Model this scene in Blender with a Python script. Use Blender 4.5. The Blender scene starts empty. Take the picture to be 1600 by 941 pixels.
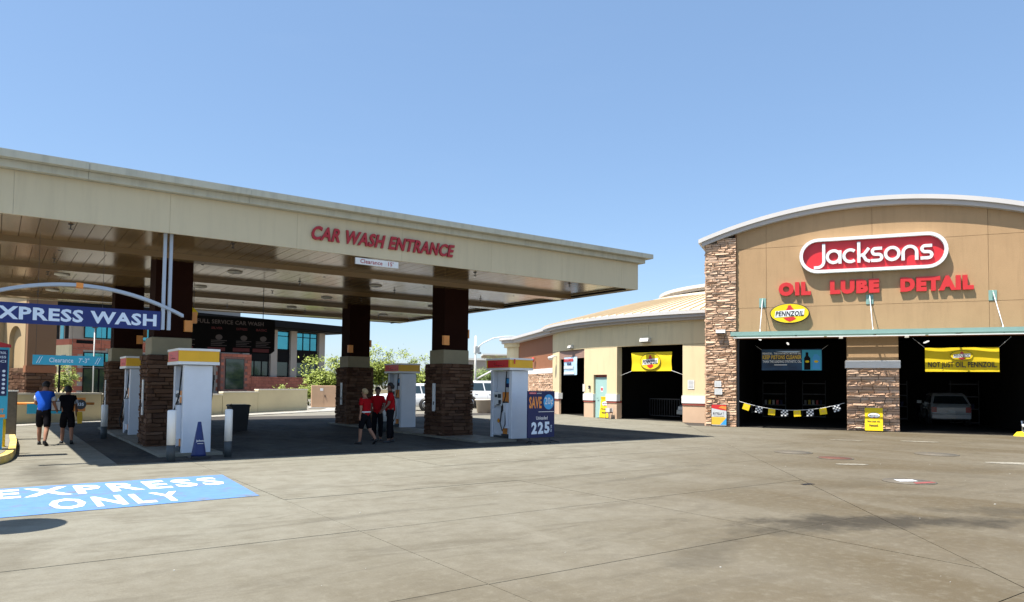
import bpy, bmesh, math, random
from mathutils import Vector, Matrix
R=math.radians; PI=math.pi
rnd=random.Random(7)
SC=bpy.context.scene; COL=SC.collection
# ------------------------------------------------------------------ camera
cam=bpy.data.cameras.new('camera'); co=bpy.data.objects.new('camera',cam); COL.objects.link(co); SC.camera=co
cam.sensor_width=36; cam.lens=1128.1/1600*36; cam.shift_y=0.0528; cam.clip_end=5000; cam.clip_start=.05
pi_,ro_,ya_=R(2.46),R(.615),R(54.42)
fw=Vector((math.cos(pi_)*math.cos(ya_),math.cos(pi_)*math.sin(ya_),math.sin(pi_)))
rr=Vector((math.sin(ya_),-math.cos(ya_),0)); uu=rr.cross(fw)
r2=rr*math.cos(ro_)+uu*math.sin(ro_); u2=-rr*math.sin(ro_)+uu*math.cos(ro_)
co.matrix_world=Matrix(((r2.x,u2.x,-fw.x,0),(r2.y,u2.y,-fw.y,0),(r2.z,u2.z,-fw.z,1.6),(0,0,0,1)))
# ------------------------------------------------------------------ sky and sun
SUN=Vector((-2.66,.30,5.75)).normalized()
w=bpy.data.worlds.new('World'); SC.world=w; w.use_nodes=True
nt=w.node_tree; bg=nt.nodes['Background']; sky=nt.nodes.new('ShaderNodeTexSky'); sky.sky_type='NISHITA'; sky.sun_disc=False
sky.sun_elevation=math.asin(SUN.z); sky.sun_rotation=math.atan2(SUN.x,SUN.y)
sky.air_density=1.0; sky.dust_density=.9; sky.ozone_density=1.6; sky.altitude=400
hs_=nt.nodes.new('ShaderNodeHueSaturation'); hs_.inputs['Saturation'].default_value=1.04; nt.links.new(sky.outputs[0],hs_.inputs['Color']); mx_=nt.nodes.new('ShaderNodeMix'); mx_.data_type='RGBA'; mx_.inputs[0].default_value=.36; mx_.inputs[7].default_value=(2.0,3.3,5.4,1); nt.links.new(hs_.outputs[0],mx_.inputs[6])
# faint high wisps
tc_=nt.nodes.new('ShaderNodeTexCoord'); mp_=nt.nodes.new('ShaderNodeMapping'); mp_.inputs['Scale'].default_value=(2.2,2.2,13); nt.links.new(tc_.outputs['Generated'],mp_.inputs[0])
nz_=nt.nodes.new('ShaderNodeTexNoise'); nz_.inputs['Scale'].default_value=2.2; nz_.inputs['Detail'].default_value=7; nz_.inputs['Roughness'].default_value=.62; nt.links.new(mp_.outputs[0],nz_.inputs['Vector'])
mr_=nt.nodes.new('ShaderNodeMapRange'); mr_.inputs[1].default_value=.56; mr_.inputs[2].default_value=.78; mr_.inputs[4].default_value=.20; nt.links.new(nz_.outputs[0],mr_.inputs[0])
sz_=nt.nodes.new('ShaderNodeSeparateXYZ'); nt.links.new(tc_.outputs['Generated'],sz_.inputs[0]); me_=nt.nodes.new('ShaderNodeMapRange'); me_.inputs[1].default_value=.10; me_.inputs[2].default_value=.26; me_.inputs[3].default_value=1; me_.inputs[4].default_value=.06; nt.links.new(sz_.outputs[2],me_.inputs[0])
ml_=nt.nodes.new('ShaderNodeMath'); ml_.operation='MULTIPLY'; nt.links.new(mr_.outputs[0],ml_.inputs[0]); nt.links.new(me_.outputs[0],ml_.inputs[1])
m2_=nt.nodes.new('ShaderNodeMix'); m2_.data_type='RGBA'; m2_.inputs[7].default_value=(5.2,5.6,6.2,1); nt.links.new(ml_.outputs[0],m2_.inputs[0]); nt.links.new(mx_.outputs[2],m2_.inputs[6]); nt.links.new(m2_.outputs[2],bg.inputs[0]); bg.inputs[1].default_value=.105
sl=bpy.data.lights.new('sun','SUN'); sl.energy=5.0; sl.angle=R(.5); sl.color=(1,.955,.88)
so=bpy.data.objects.new('sun',sl); COL.objects.link(so); so.rotation_euler=SUN.to_track_quat('Z','Y').to_euler(); so.location=(0,0,40)
SC.view_settings.view_transform='Standard'; SC.view_settings.look='None'; SC.view_settings.exposure=.85; SC.view_settings.gamma=1
SC.render.engine='CYCLES'; SC.cycles.use_denoising=True; SC.cycles.max_bounces=6; SC.cycles.diffuse_bounces=1
# ------------------------------------------------------------------ materials
def M(name,col,rough=.6,var=.12,scale=3.,bump=0.,bscale=60.,metal=0.,rv=0.,iv=0.,spec=.5,coat=0.,emit=0.,stretch=None,alt=None,altamt=.5,world=False,streak=0.):
    m=bpy.data.materials.new(name); m.use_nodes=True; n=m.node_tree.nodes; l=m.node_tree.links; p=n['Principled BSDF']
    p.inputs['Roughness'].default_value=rough; p.inputs['Metallic'].default_value=metal
    p.inputs['Specular IOR Level'].default_value=spec; p.inputs['Coat Weight'].default_value=coat
    if world: src=n.new('ShaderNodeNewGeometry').outputs['Position']
    else: src=n.new('ShaderNodeTexCoord').outputs['Object']
    if stretch:
        mp=n.new('ShaderNodeMapping'); mp.inputs['Scale'].default_value=stretch; l.new(src,mp.inputs[0]); src=mp.outputs[0]
    nz=n.new('ShaderNodeTexNoise'); nz.inputs['Scale'].default_value=scale; nz.inputs['Detail'].default_value=6; nz.inputs['Roughness'].default_value=.6
    l.new(src,nz.inputs['Vector'])
    base=n.new('ShaderNodeRGB'); base.outputs[0].default_value=(*col,1); cs=base.outputs[0]
    if alt:
        mx=n.new('ShaderNodeMix'); mx.data_type='RGBA'; mx.inputs[7].default_value=(*alt,1); l.new(cs,mx.inputs[6])
        n2=n.new('ShaderNodeTexNoise'); n2.inputs['Scale'].default_value=scale*.37; n2.inputs['Detail'].default_value=8; l.new(src,n2.inputs['Vector'])
        mr=n.new('ShaderNodeMapRange'); mr.inputs[1].default_value=.42; mr.inputs[2].default_value=.62; mr.inputs[4].default_value=altamt
        l.new(n2.outputs[0],mr.inputs[0]); l.new(mr.outputs[0],mx.inputs[0]); cs=mx.outputs[2]
    hs=n.new('ShaderNodeHueSaturation'); l.new(cs,hs.inputs['Color'])
    mr=n.new('ShaderNodeMapRange'); mr.inputs[1].default_value=.25; mr.inputs[2].default_value=.75; mr.inputs[3].default_value=1-var; mr.inputs[4].default_value=1+var
    l.new(nz.outputs[0],mr.inputs[0]); val=mr.outputs[0]
    for amt,kind in ((rv,'o'),(iv,'i')):
        if amt:
            s=n.new('ShaderNodeObjectInfo').outputs['Random'] if kind=='o' else n.new('ShaderNodeNewGeometry').outputs['Random Per Island']
            a=n.new('ShaderNodeMapRange'); a.inputs[3].default_value=1-amt; a.inputs[4].default_value=1+amt; l.new(s,a.inputs[0])
            k=n.new('ShaderNodeMath'); k.operation='MULTIPLY'; l.new(val,k.inputs[0]); l.new(a.outputs[0],k.inputs[1]); val=k.outputs[0]
    if streak:
        mp=n.new('ShaderNodeMapping'); mp.inputs['Scale'].default_value=(1,1,.09); l.new(src,mp.inputs[0]); ns=n.new('ShaderNodeTexNoise'); ns.inputs['Scale'].default_value=4.5; ns.inputs['Detail'].default_value=8; ns.inputs['Roughness'].default_value=.7; l.new(mp.outputs[0],ns.inputs['Vector'])
        a=n.new('ShaderNodeMapRange'); a.inputs[1].default_value=.48; a.inputs[2].default_value=.70; a.inputs[3].default_value=1; a.inputs[4].default_value=1-streak; l.new(ns.outputs[0],a.inputs[0])
        k=n.new('ShaderNodeMath'); k.operation='MULTIPLY'; l.new(val,k.inputs[0]); l.new(a.outputs[0],k.inputs[1]); val=k.outputs[0]
    l.new(val,hs.inputs['Value']); l.new(hs.outputs[0],p.inputs['Base Color'])
    if bump:
        nb=n.new('ShaderNodeTexNoise'); nb.inputs['Scale'].default_value=bscale; nb.inputs['Detail'].default_value=4; l.new(src,nb.inputs['Vector'])
        b=n.new('ShaderNodeBump'); b.inputs['Strength'].default_value=bump; b.inputs['Distance'].default_value=.02; l.new(nb.outputs[0],b.inputs['Height']); l.new(b.outputs[0],p.inputs['Normal'])
    if emit: p.inputs['Emission Color'].default_value=(*col,1); p.inputs['Emission Strength'].default_value=emit
    return m
def concrete(name,c1,c2,oil=True,spec=.3):
    m=bpy.data.materials.new(name); m.use_nodes=True; n=m.node_tree.nodes; l=m.node_tree.links; p=n['Principled BSDF']
    pos=n.new('ShaderNodeNewGeometry').outputs['Position']
    def noise(s,d=6,r=.6,st=None,dist=0):
        v=pos
        if st: mp=n.new('ShaderNodeMapping'); mp.inputs['Scale'].default_value=st; mp.inputs['Rotation'].default_value=(0,0,R(12)); l.new(v,mp.inputs[0]); v=mp.outputs[0]
        t=n.new('ShaderNodeTexNoise'); t.inputs['Scale'].default_value=s; t.inputs['Detail'].default_value=d; t.inputs['Roughness'].default_value=r; t.inputs['Distortion'].default_value=dist; l.new(v,t.inputs['Vector']); return t.outputs[0]
    def ramp(v,a,b,lo=0,hi=1):
        k=n.new('ShaderNodeMapRange'); k.inputs[1].default_value=a; k.inputs[2].default_value=b; k.inputs[3].default_value=lo; k.inputs[4].default_value=hi; l.new(v,k.inputs[0]); return k.outputs[0]
    def mix(f,a,b,mode='MIX'):
        k=n.new('ShaderNodeMix'); k.data_type='RGBA'; k.blend_type=mode
        for s,x in ((0,f),(6,a),(7,b)):
            if isinstance(x,(int,float)): k.inputs[s].default_value=x
            elif isinstance(x,tuple): k.inputs[s].default_value=(*x,1)
            else: l.new(x,k.inputs[s])
        return k.outputs[2]
    # the lot is browner and grubbier towards the workshop, paler at the pumps
    sep=n.new('ShaderNodeSeparateXYZ'); l.new(pos,sep.inputs[0])
    a=n.new('ShaderNodeMath'); a.operation='MULTIPLY'; a.inputs[1].default_value=-1.7; l.new(sep.outputs[1],a.inputs[0])
    b=n.new('ShaderNodeMath'); b.operation='ADD'; l.new(sep.outputs[0],b.inputs[0]); l.new(a.outputs[0],b.inputs[1])
    nn=n.new('ShaderNodeMath'); nn.operation='MULTIPLY_ADD'; nn.inputs[1].default_value=12; l.new(noise(.22,5,.6),nn.inputs[0]); l.new(b.outputs[0],nn.inputs[2])
    dirt=ramp(nn.outputs[0],-8.5,6.5)
    c=mix(dirt,c1,c2)
    c=mix(ramp(noise(.5,8,.62,(1,.45,1),.6),.40,.60,0,.28),c,(.27,.25,.20))
    c=mix(ramp(noise(2.6,12,.74),.42,.60,0,.30),c,(.115,.095,.06)); c=mix(ramp(noise(9,8,.7),.50,.66,0,.18),c,(.31,.285,.22))
    c=mix(ramp(noise(.33,9,.66,(.5,1.2,1),1.2),.56,.64,0,.30),c,(.085,.070,.045))       # wet looking grime clouds
    c=mix(ramp(noise(1.3,10,.7,(.35,1.6,1),1.),.52,.64,0,.35),c,(.085,.07,.048))        # tyre streaks
    c=mix(ramp(noise(45,3,.7),.35,.75,0,.30),c,(.10,.085,.065))
    c=mix(ramp(noise(160,2,.5),.62,.72,0,.25),c,(.36,.33,.27))
    if oil:
        for cx,cy,rx,ry,ang,amt in ((8.9,4.55,1.9,.46,-32,.9),(7.9,4.9,1.3,.42,-10,.75),(11.5,3.6,1.6,.4,-40,.6),(5.6,4.6,1.1,.28,20,.35),(3.7,8.3,1.1,.12,6,.3),(0.75,15.2,.4,2.2,0,.45),(9.5,9.2,2.0,.14,8,.25)):
            mp=n.new('ShaderNodeMapping'); mp.vector_type='TEXTURE'; mp.inputs['Location'].default_value=(cx,cy,0); mp.inputs['Rotation'].default_value=(0,0,R(ang)); mp.inputs['Scale'].default_value=(rx,ry,1)
            l.new(pos,mp.inputs[0]); ln=n.new('ShaderNodeVectorMath'); ln.operation='LENGTH'; l.new(mp.outputs[0],ln.inputs[0])
            q=n.new('ShaderNodeMath'); q.operation='MULTIPLY_ADD'; q.inputs[1].default_value=-2.6; l.new(noise(1.7,7,.7),q.inputs[0]); 
            q2=n.new('ShaderNodeMath'); q2.operation='ADD'; q2.inputs[1].default_value=1.3; l.new(ln.outputs['Value'],q.inputs[2]); l.new(q.outputs[0],q2.inputs[0])
            c=mix(ramp(q2.outputs[0],.35,1.15,amt,0),c,(.05,.042,.03))
    l.new(c,p.inputs['Base Color'])
    l.new(ramp(noise(3,5,.6),.3,.7,.62,.9),p.inputs['Roughness']); p.inputs['Specular IOR Level'].default_value=spec
    bp=n.new('ShaderNodeBump'); bp.inputs['Strength'].default_value=.25; bp.inputs['Distance'].default_value=.01; l.new(noise(55,5,.7),bp.inputs['Height']); l.new(bp.outputs[0],p.inputs['Normal'])
    return m
def paint(name,col,base=(.17,.15,.115),thr=(.56,.64),sc=4.):
    m=M(name,col,.7,.1,6); n=m.node_tree.nodes; l=m.node_tree.links; hs=[x for x in n if x.type=='HUE_SAT'][0]; p=n['Principled BSDF']
    pos=n.new('ShaderNodeNewGeometry').outputs['Position']; t=n.new('ShaderNodeTexNoise'); t.inputs['Scale'].default_value=sc; t.inputs['Detail'].default_value=12; t.inputs['Roughness'].default_value=.72; l.new(pos,t.inputs['Vector'])
    k=n.new('ShaderNodeMapRange'); k.inputs[1].default_value=thr[0]; k.inputs[2].default_value=thr[1]; k.inputs[4].default_value=.85; l.new(t.outputs[0],k.inputs[0])
    mx=n.new('ShaderNodeMix'); mx.data_type='RGBA'; mx.inputs[7].default_value=(*base,1); l.new(hs.outputs[0],mx.inputs[6]); l.new(k.outputs[0],mx.inputs[0]); l.new(mx.outputs[2],p.inputs['Base Color'])
    return m
def stone_mat(name,cols,val=1.):
    m=M(name,(.3,.2,.15),.9,.16,9.,.4,35.,rv=.08,iv=.10,spec=.1); n=m.node_tree.nodes; l=m.node_tree.links
    hs=[x for x in n if x.type=='HUE_SAT'][0]; oi=n.new('ShaderNodeObjectInfo'); ge=n.new('ShaderNodeNewGeometry')
    ad=n.new('ShaderNodeMath'); ad.operation='ADD'; l.new(oi.outputs['Random'],ad.inputs[0]); l.new(ge.outputs['Random Per Island'],ad.inputs[1])
    fr=n.new('ShaderNodeMath'); fr.operation='FRACT'; l.new(ad.outputs[0],fr.inputs[0])
    cr=n.new('ShaderNodeValToRGB'); cr.color_ramp.interpolation='CONSTANT'; e=cr.color_ramp.elements
    while len(e)<len(cols): e.new(.5)
    for i,c in enumerate(cols): e[i].position=i/len(cols); e[i].color=(*[v*val for v in c],1)
    l.new(fr.outputs[0],cr.inputs[0]); l.new(cr.outputs[0],hs.inputs['Color']); return m
MT={}
def mt(k,*a,**kw):
    if k not in MT: MT[k]=M(k,*a,**kw)
    return MT[k]
CONC=concrete('concrete',(.245,.233,.185),(.112,.086,.050),spec=.12); CONC_FAR=concrete('far_concrete',(.27,.25,.20),(.22,.20,.155),False); CONC_SHADE=concrete('shade_dark_concrete',(.028,.030,.035),(.018,.019,.021),False,.05)
mt('joint',(.05,.043,.035),.95); mt('earth',(.2,.16,.11),.95,.2,.05)
mt('cream',(.72,.63,.46),.55,.05,1.2,.08,90); mt('fascia_paint',(.64,.55,.37),.6,.04,.8,.03,120,streak=.08,spec=.2)
mt('cornice_paint',(.56,.54,.43),.6,.05,2.,streak=.2,spec=.2); mt('soffit_paint',(.22,.145,.068),.17,.06,.9,.015,5,spec=.75,stretch=(1,.15,1),rv=.05)
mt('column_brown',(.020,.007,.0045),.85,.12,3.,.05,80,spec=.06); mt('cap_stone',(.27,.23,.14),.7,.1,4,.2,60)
STONE=stone_mat('ledgestone',[(.11,.057,.034),(.145,.08,.05),(.08,.04,.025),(.17,.10,.064),(.125,.068,.042),(.10,.056,.038)])  # darkened copy of the pale stone, canopy shade put into its colour
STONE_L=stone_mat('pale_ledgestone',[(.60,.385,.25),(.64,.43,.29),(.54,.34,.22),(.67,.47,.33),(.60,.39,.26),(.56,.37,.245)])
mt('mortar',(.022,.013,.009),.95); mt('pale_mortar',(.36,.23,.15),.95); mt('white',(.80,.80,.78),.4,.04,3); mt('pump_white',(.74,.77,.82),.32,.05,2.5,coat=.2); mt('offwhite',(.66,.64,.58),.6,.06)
mt('black',(.012,.012,.014),.5,.2); mt('rubber',(.02,.02,.02),.85,.2,20); mt('dark_metal',(.06,.06,.065),.4,.2,metal=.4); mt('steel',(.55,.56,.57),.35,.1,metal=.8)
mt('yellow',(.85,.60,.02),.45,.06,3); mt('shell_yellow',(.88,.47,.015),.45,.05,2); mt('red',(.62,.03,.03),.4,.06,3); mt('sign_red',(.70,.028,.035),.38,.05,2); mt('deep_red',(.40,.012,.02),.4,.08,2)
mt('orange',(.80,.28,.05),.5,.08,3); mt('lamp_orange',(.92,.36,.08),.45,.1,4); mt('navy',(.007,.014,.085),.6,.08,2); mt('teal_blue',(.03,.38,.55),.45,.06,2); mt('sky_print',(.05,.36,.72),.45,.06,2)
mt('letter_pale',(.68,.78,.90),.45,.03); mt('arch_grey',(.40,.46,.54),.5,.05); mt('sign_blue',(.010,.024,.15),.6,.05); mt('peach',(.62,.43,.29),.75,.06,2,.12,90); mt('trim_red',(.33,.07,.05),.7); mt('rot_cream',(.76,.62,.38),.9,.04,.8,.25,80,streak=.10,spec=.15); mt('white_trim',(.84,.82,.78),.6,.04)
mt('eave_metal',(.50,.45,.41),.5,.05,1); mt('eave_bright',(.62,.59,.56),.5,.05,1); mt('roof_tan',(.72,.60,.43),.6,.04,1.5,rv=.03,spec=.2)
mt('stucco_tan',(.47,.305,.165),.9,.05,.9,.35,70,streak=.10,spec=.15,alt=(.43,.275,.145),altamt=.5,rv=.015); mt('stucco_brown',(.30,.12,.055),.8,.07,1.,.12,90)
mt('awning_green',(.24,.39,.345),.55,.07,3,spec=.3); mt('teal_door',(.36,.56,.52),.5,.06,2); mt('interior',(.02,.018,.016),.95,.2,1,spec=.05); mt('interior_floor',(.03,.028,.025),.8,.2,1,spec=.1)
mt('cabinet_tan',(.52,.33,.20),.6,.06,2); mt('wall_cream',(.74,.62,.36),.8,.07,.7,.15,60,alt=(.66,.54,.31)); mt('wall_cap',(.78,.71,.56),.8,.06)
mt('cone_blue',(.015,.03,.14),.5,.1); mt('dark_grey',(.05,.06,.065),.6,.15); mt('grey',(.32,.33,.34),.6,.1); mt('plate',(.7,.7,.66),.5)
mt('glass',(.02,.035,.04),.04,.1,2,spec=.9); mt('office_glass',(.07,.33,.40),.06,.25,.25,metal=.75); mt('office_glass_low',(.03,.05,.045),.05,.4,.3,metal=.3,spec=.9)
mt('office_stone',(.40,.33,.27),.8,.06,.6); mt('office_dark',(.007,.006,.006),.85,.1,spec=.2); mt('brick_red',(.44,.13,.075),.85,.1,1,iv=.22,rv=.1); mt('brick_mortar',(.25,.12,.09),.9)
mt('arch_tan',(.46,.33,.18),.8,.06,.5); mt('arch_brown',(.24,.13,.065),.8,.08,.5)
mt('car_white',(.72,.74,.76),.25,.02,1,coat=.8); mt('car_silver',(.42,.43,.42),.3,.03,1,coat=.6,metal=.3); mt('car_grey',(.38,.40,.41),.3,.03,1,coat=.6); mt('car_dark',(.02,.022,.03),.2,.05,coat=.8); mt('taillight',(.35,.01,.01),.25)
mt('skin',(.36,.18,.115),.7,.06,8,spec=.15); mt('skin_dark',(.16,.08,.05),.55,.06,8); mt('hair_dark',(.012,.009,.008),.7,.3,40); mt('hair_blond',(.35,.24,.12),.7,.3,40)
mt('cloth_blue',(.015,.09,.48),.9,.1,6,.2,40,spec=.1); mt('cloth_black',(.010,.009,.011),.95,.2,6,.2,40,spec=.05); mt('cloth_white',(.62,.66,.74),.8,.08,6,.2,40); mt('cloth_red',(.36,.008,.012),.9,.1,6,.25,30,spec=.05)
mt('bark',(.16,.15,.06),.9,.2,8,.3,30); mt('leaf_yellow_green',(.25,.30,.035),.6,.3,2,iv=.35); mt('leaf_green',(.14,.20,.04),.6,.3,2,iv=.4)
mt('banner_yellow',(.84,.60,.02),.7,.05,2,spec=.2); mt('banner_navy',(.005,.015,.04),.5,.2,1.2,alt=(.03,.14,.28),altamt=.9); mt('banner_pale',(.50,.68,.84),.6,.1,3); mt('poster_grey',(.62,.64,.64),.5); mt('poster_gold',(.80,.50,.05),.5); mt('ink',(.01,.01,.02),.6)
mt('tube_light',(1,.97,.9),.5,emit=.6); mt('rust',(.13,.05,.03),.8,.2,10); mt('manhole',(.13,.11,.08),.7,.2,12); mt('pot',(.68,.58,.46),.8,.08,4,.2,40); mt('coil_door',(.36,.22,.17),.6,.1,2)
mt('board_text',(.16,.12,.11),.6); mt('board_red',(.20,.03,.03),.6); mt('kerb_yellow',(.72,.50,.12),.75,.15,5,.2,40,alt=(.5,.42,.25),altamt=.8)
PAINT_BLUE=paint('worn_blue_paint',(.11,.235,.47),thr=(.52,.66),sc=2.6); PAINT_WHITE=paint('worn_white_paint',(.78,.80,.82),(.25,.34,.42),thr=(.62,.72)); PAINT_SPLASH=paint('worn_pale_paint',(.33,.30,.235),thr=(.46,.58),sc=7.)
# ------------------------------------------------------------------ mesh helpers
class MB:
    def __init__(s): s.v=[]; s.f=[]; s.sm=[]
    def quad(s,*p,smooth=False):
        i=len(s.v); s.v+= [tuple(q) for q in p]; s.f.append(tuple(range(i,i+len(p)))); s.sm.append(smooth); return s
    def box(s,x0,x1,y0,y1,z0,z1,m=None):
        c=[(x0,y0,z0),(x1,y0,z0),(x1,y1,z0),(x0,y1,z0),(x0,y0,z1),(x1,y0,z1),(x1,y1,z1),(x0,y1,z1)]
        if m is not None: c=[tuple(m@Vector(q)) for q in c]
        i=len(s.v); s.v+=c
        for f in ((0,3,2,1),(4,5,6,7),(0,1,5,4),(1,2,6,5),(2,3,7,6),(3,0,4,7)): s.f.append(tuple(i+k for k in f)); s.sm.append(False)
        return s
    def bbox(s,x0,x1,y0,y1,z0,z1,b=.01):   # box with chamfered vertical and top edges
        return s.prism([(x0+b,y0),(x1-b,y0),(x1,y0+b),(x1,y1-b),(x1-b,y1),(x0+b,y1),(x0,y1-b),(x0,y0+b)],z0,z1-b).loft([[(x0+b,y0,z1-b),(x1-b,y0,z1-b),(x1,y0+b,z1-b),(x1,y1-b,z1-b),(x1-b,y1,z1-b),(x0+b,y1,z1-b),(x0,y1-b,z1-b),(x0,y0+b,z1-b)],
           [(x0+2*b,y0+b,z1),(x1-2*b,y0+b,z1),(x1-b,y0+2*b,z1),(x1-b,y1-2*b,z1),(x1-2*b,y1-b,z1),(x0+2*b,y1-b,z1),(x0+b,y1-2*b,z1),(x0+b,y0+2*b,z1)]],cap=(False,True))
    def prism(s,poly,z0,z1,ax='z'):
        def P(a,b,c): return (a,b,c) if ax=='z' else ((a,c,b) if ax=='y' else (c,a,b))
        n=len(poly); i=len(s.v); s.v+=[P(a,b,z0) for a,b in poly]+[P(a,b,z1) for a,b in poly]
        s.f.append(tuple(reversed(range(i,i+n)))); s.f.append(tuple(range(i+n,i+2*n))); s.sm+=[False,False]
        for k in range(n): q=(k+1)%n; s.f.append((i+k,i+q,i+n+q,i+n+k)); s.sm.append(False)
        return s
    def loft(s,rings,cap=(True,True),smooth=False,closed=True):
        n=len(rings[0]); i=len(s.v)
        for r in rings: s.v+=[tuple(p) for p in r]
        for a in range(len(rings)-1):
            for k in range(n if closed else n-1):
                q=(k+1)%n; s.f.append((i+a*n+k,i+a*n+q,i+(a+1)*n+q,i+(a+1)*n+k)); s.sm.append(smooth)
        if cap[0]: s.f.append(tuple(reversed(range(i,i+n)))); s.sm.append(False)
        if cap[1]: k=i+(len(rings)-1)*n; s.f.append(tuple(range(k,k+n))); s.sm.append(False)
        return s
    def tube(s,pts,r,n=8,smooth=True):
        pts=[Vector(p) for p in pts]; rings=[]
        rs=r if isinstance(r,(list,tuple)) else [r]*len(pts)
        for k,p in enumerate(pts):
            d=(pts[min(k+1,len(pts)-1)]-pts[max(k-1,0)]).normalized(); a=d.orthogonal().normalized() if abs(d.z)>.99 else d.cross(Vector((0,0,1))).normalized(); b=d.cross(a)
            rings.append([p+(a*math.cos(2*PI*j/n)+b*math.sin(2*PI*j/n))*rs[k] for j in range(n)])
        return s.loft(rings,smooth=smooth)
    def cyl(s,x,y,z0,z1,r,n=16,r1=None): 
        r1=r if r1 is None else r1
        return s.loft([[(x+q*math.cos(2*PI*j/n),y+q*math.sin(2*PI*j/n),z) for j in range(n)] for q,z in ((r,z0),(r1,z1))],smooth=True)
    def lathe(s,prof,n=20,ax='z',c=(0,0,0)):
        def P(r,a,h): 
            x,y=r*math.cos(a),r*math.sin(a)
            q=(x,y,h) if ax=='z' else ((h,x,y) if ax=='x' else (x,h,y)); return tuple(q[i]+c[i] for i in range(3))
        return s.loft([[P(r,2*PI*j/n,h) for j in range(n)] for r,h in prof],smooth=True)
    def mesh(s,name,mat):
        me=bpy.data.meshes.new(name); me.from_pydata(s.v,[],s.f); me.materials.append(mat)
        me.polygons.foreach_set('use_smooth',s.sm)
        bm=bmesh.new(); bm.from_mesh(me); bmesh.ops.recalc_face_normals(bm,faces=bm.faces); bm.to_mesh(me); bm.free(); me.update(); return me
    def build(s,name,mat,parent=None,**k):
        return link(name,s.mesh(name,MT[mat] if isinstance(mat,str) else mat),parent,**k)
def link(name,me,parent=None,loc=None,scale=None,rz=None,kind=None,label=None,cat=None,group=None):
    o=bpy.data.objects.new(name,me); COL.objects.link(o)
    if parent: o.parent=parent
    if loc: o.location=loc
    if scale: o.scale=scale
    if rz is not None: o.rotation_euler=(0,0,rz)
    tag(o,label,cat,group,kind); return o
def tag(o,label=None,cat=None,group=None,kind=None):
    for k,v in (('label',label),('category',cat),('group',group),('kind',kind)):
        if v: o[k]=v
    return o
def E(name,loc,rz=0,label=None,cat=None,group=None,kind=None,parent=None):
    o=bpy.data.objects.new(name,None); COL.objects.link(o); o.location=loc; o.rotation_euler=(0,0,R(rz)); o.empty_display_size=.2
    if parent: o.parent=parent
    return tag(o,label,cat,group,kind)
def dup(o,loc=None,rz=None,label=None,parent=None):
    c=o.copy(); COL.objects.link(c)
    if parent: c.parent=parent
    if loc: c.location=loc
    if rz is not None: c.rotation_euler=(0,0,R(rz))
    if label: c['label']=label
    for ch in list(o.children): dup(ch,parent=c)
    return c
def box(name,mat,parent,*a,**k): return MB().box(*a).build(name,mat,parent,**k)
def eval_mesh(o):
    dg=bpy.context.evaluated_depsgraph_get(); me=bpy.data.meshes.new_from_object(o.evaluated_get(dg)); return me
_tc={}
def text_mesh(body,w,h,bold=.02,ext=0.,shear=0.,res=2,space=None):
    cu=bpy.data.curves.new('lettering','FONT'); cu.body=body; cu.offset=bold; cu.resolution_u=res; cu.shear=shear; cu.space_character=space or 1+bold*2.4
    o=bpy.data.objects.new('lettering',cu); COL.objects.link(o); me=eval_mesh(o); bpy.data.objects.remove(o); bpy.data.curves.remove(cu)
    xs=[v.co.x for v in me.vertices]; ys=[v.co.y for v in me.vertices]; x0,x1,y0,y1=min(xs),max(xs),min(ys),max(ys)
    sx=(w/(x1-x0)) if w else h/(y1-y0); sy=h/(y1-y0)
    for v in me.vertices: v.co=Vector(((v.co.x-x0)*sx,(v.co.y-y0)*sy,0))
    if ext:
        bm=bmesh.new(); bm.from_mesh(me); bmesh.ops.remove_doubles(bm,verts=bm.verts,dist=1e-5); g=bmesh.ops.extrude_face_region(bm,geom=list(bm.faces))
        bmesh.ops.translate(bm,vec=(0,0,ext),verts=[e for e in g['geom'] if isinstance(e,bmesh.types.BMVert)]); bmesh.ops.recalc_face_normals(bm,faces=bm.faces); bm.to_mesh(me); bm.free()
    return me
def text(parent,body,mat,x,z,w,h,y=0.,bold=.02,ext=0.,shear=0.,face=0.,name='lettering',origin=(0,0,0),**k):
    """lettering on a plane facing local -Y (face=0) turned by face degrees about origin"""
    me=text_mesh(body,w,h,bold,ext,shear)
    T=Matrix.Translation(origin)@Matrix.Rotation(R(face),4,'Z')@Matrix.Translation((x,y,z))@Matrix(((1,0,0,0),(0,0,-1,0),(0,1,0,0),(0,0,0,1)))
    me.transform(T); me.materials.append(MT[mat] if isinstance(mat,str) else mat)
    return link(name,me,parent,**k)
def disc(cx,cz,rx,rz,y0,y1,n=40): return MB().prism([(cx+rx*math.cos(2*PI*j/n),cz+rz*math.sin(2*PI*j/n)) for j in range(n)],y0,y1,'y')
def bars(rows,y,t=.003):   # rows of unreadable small print: list of (x0,x1,z0,z1)
    b=MB()
    for x0,x1,z0,z1 in rows: b.box(x0,x1,y-t,y,z0,z1)
    return b
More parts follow.
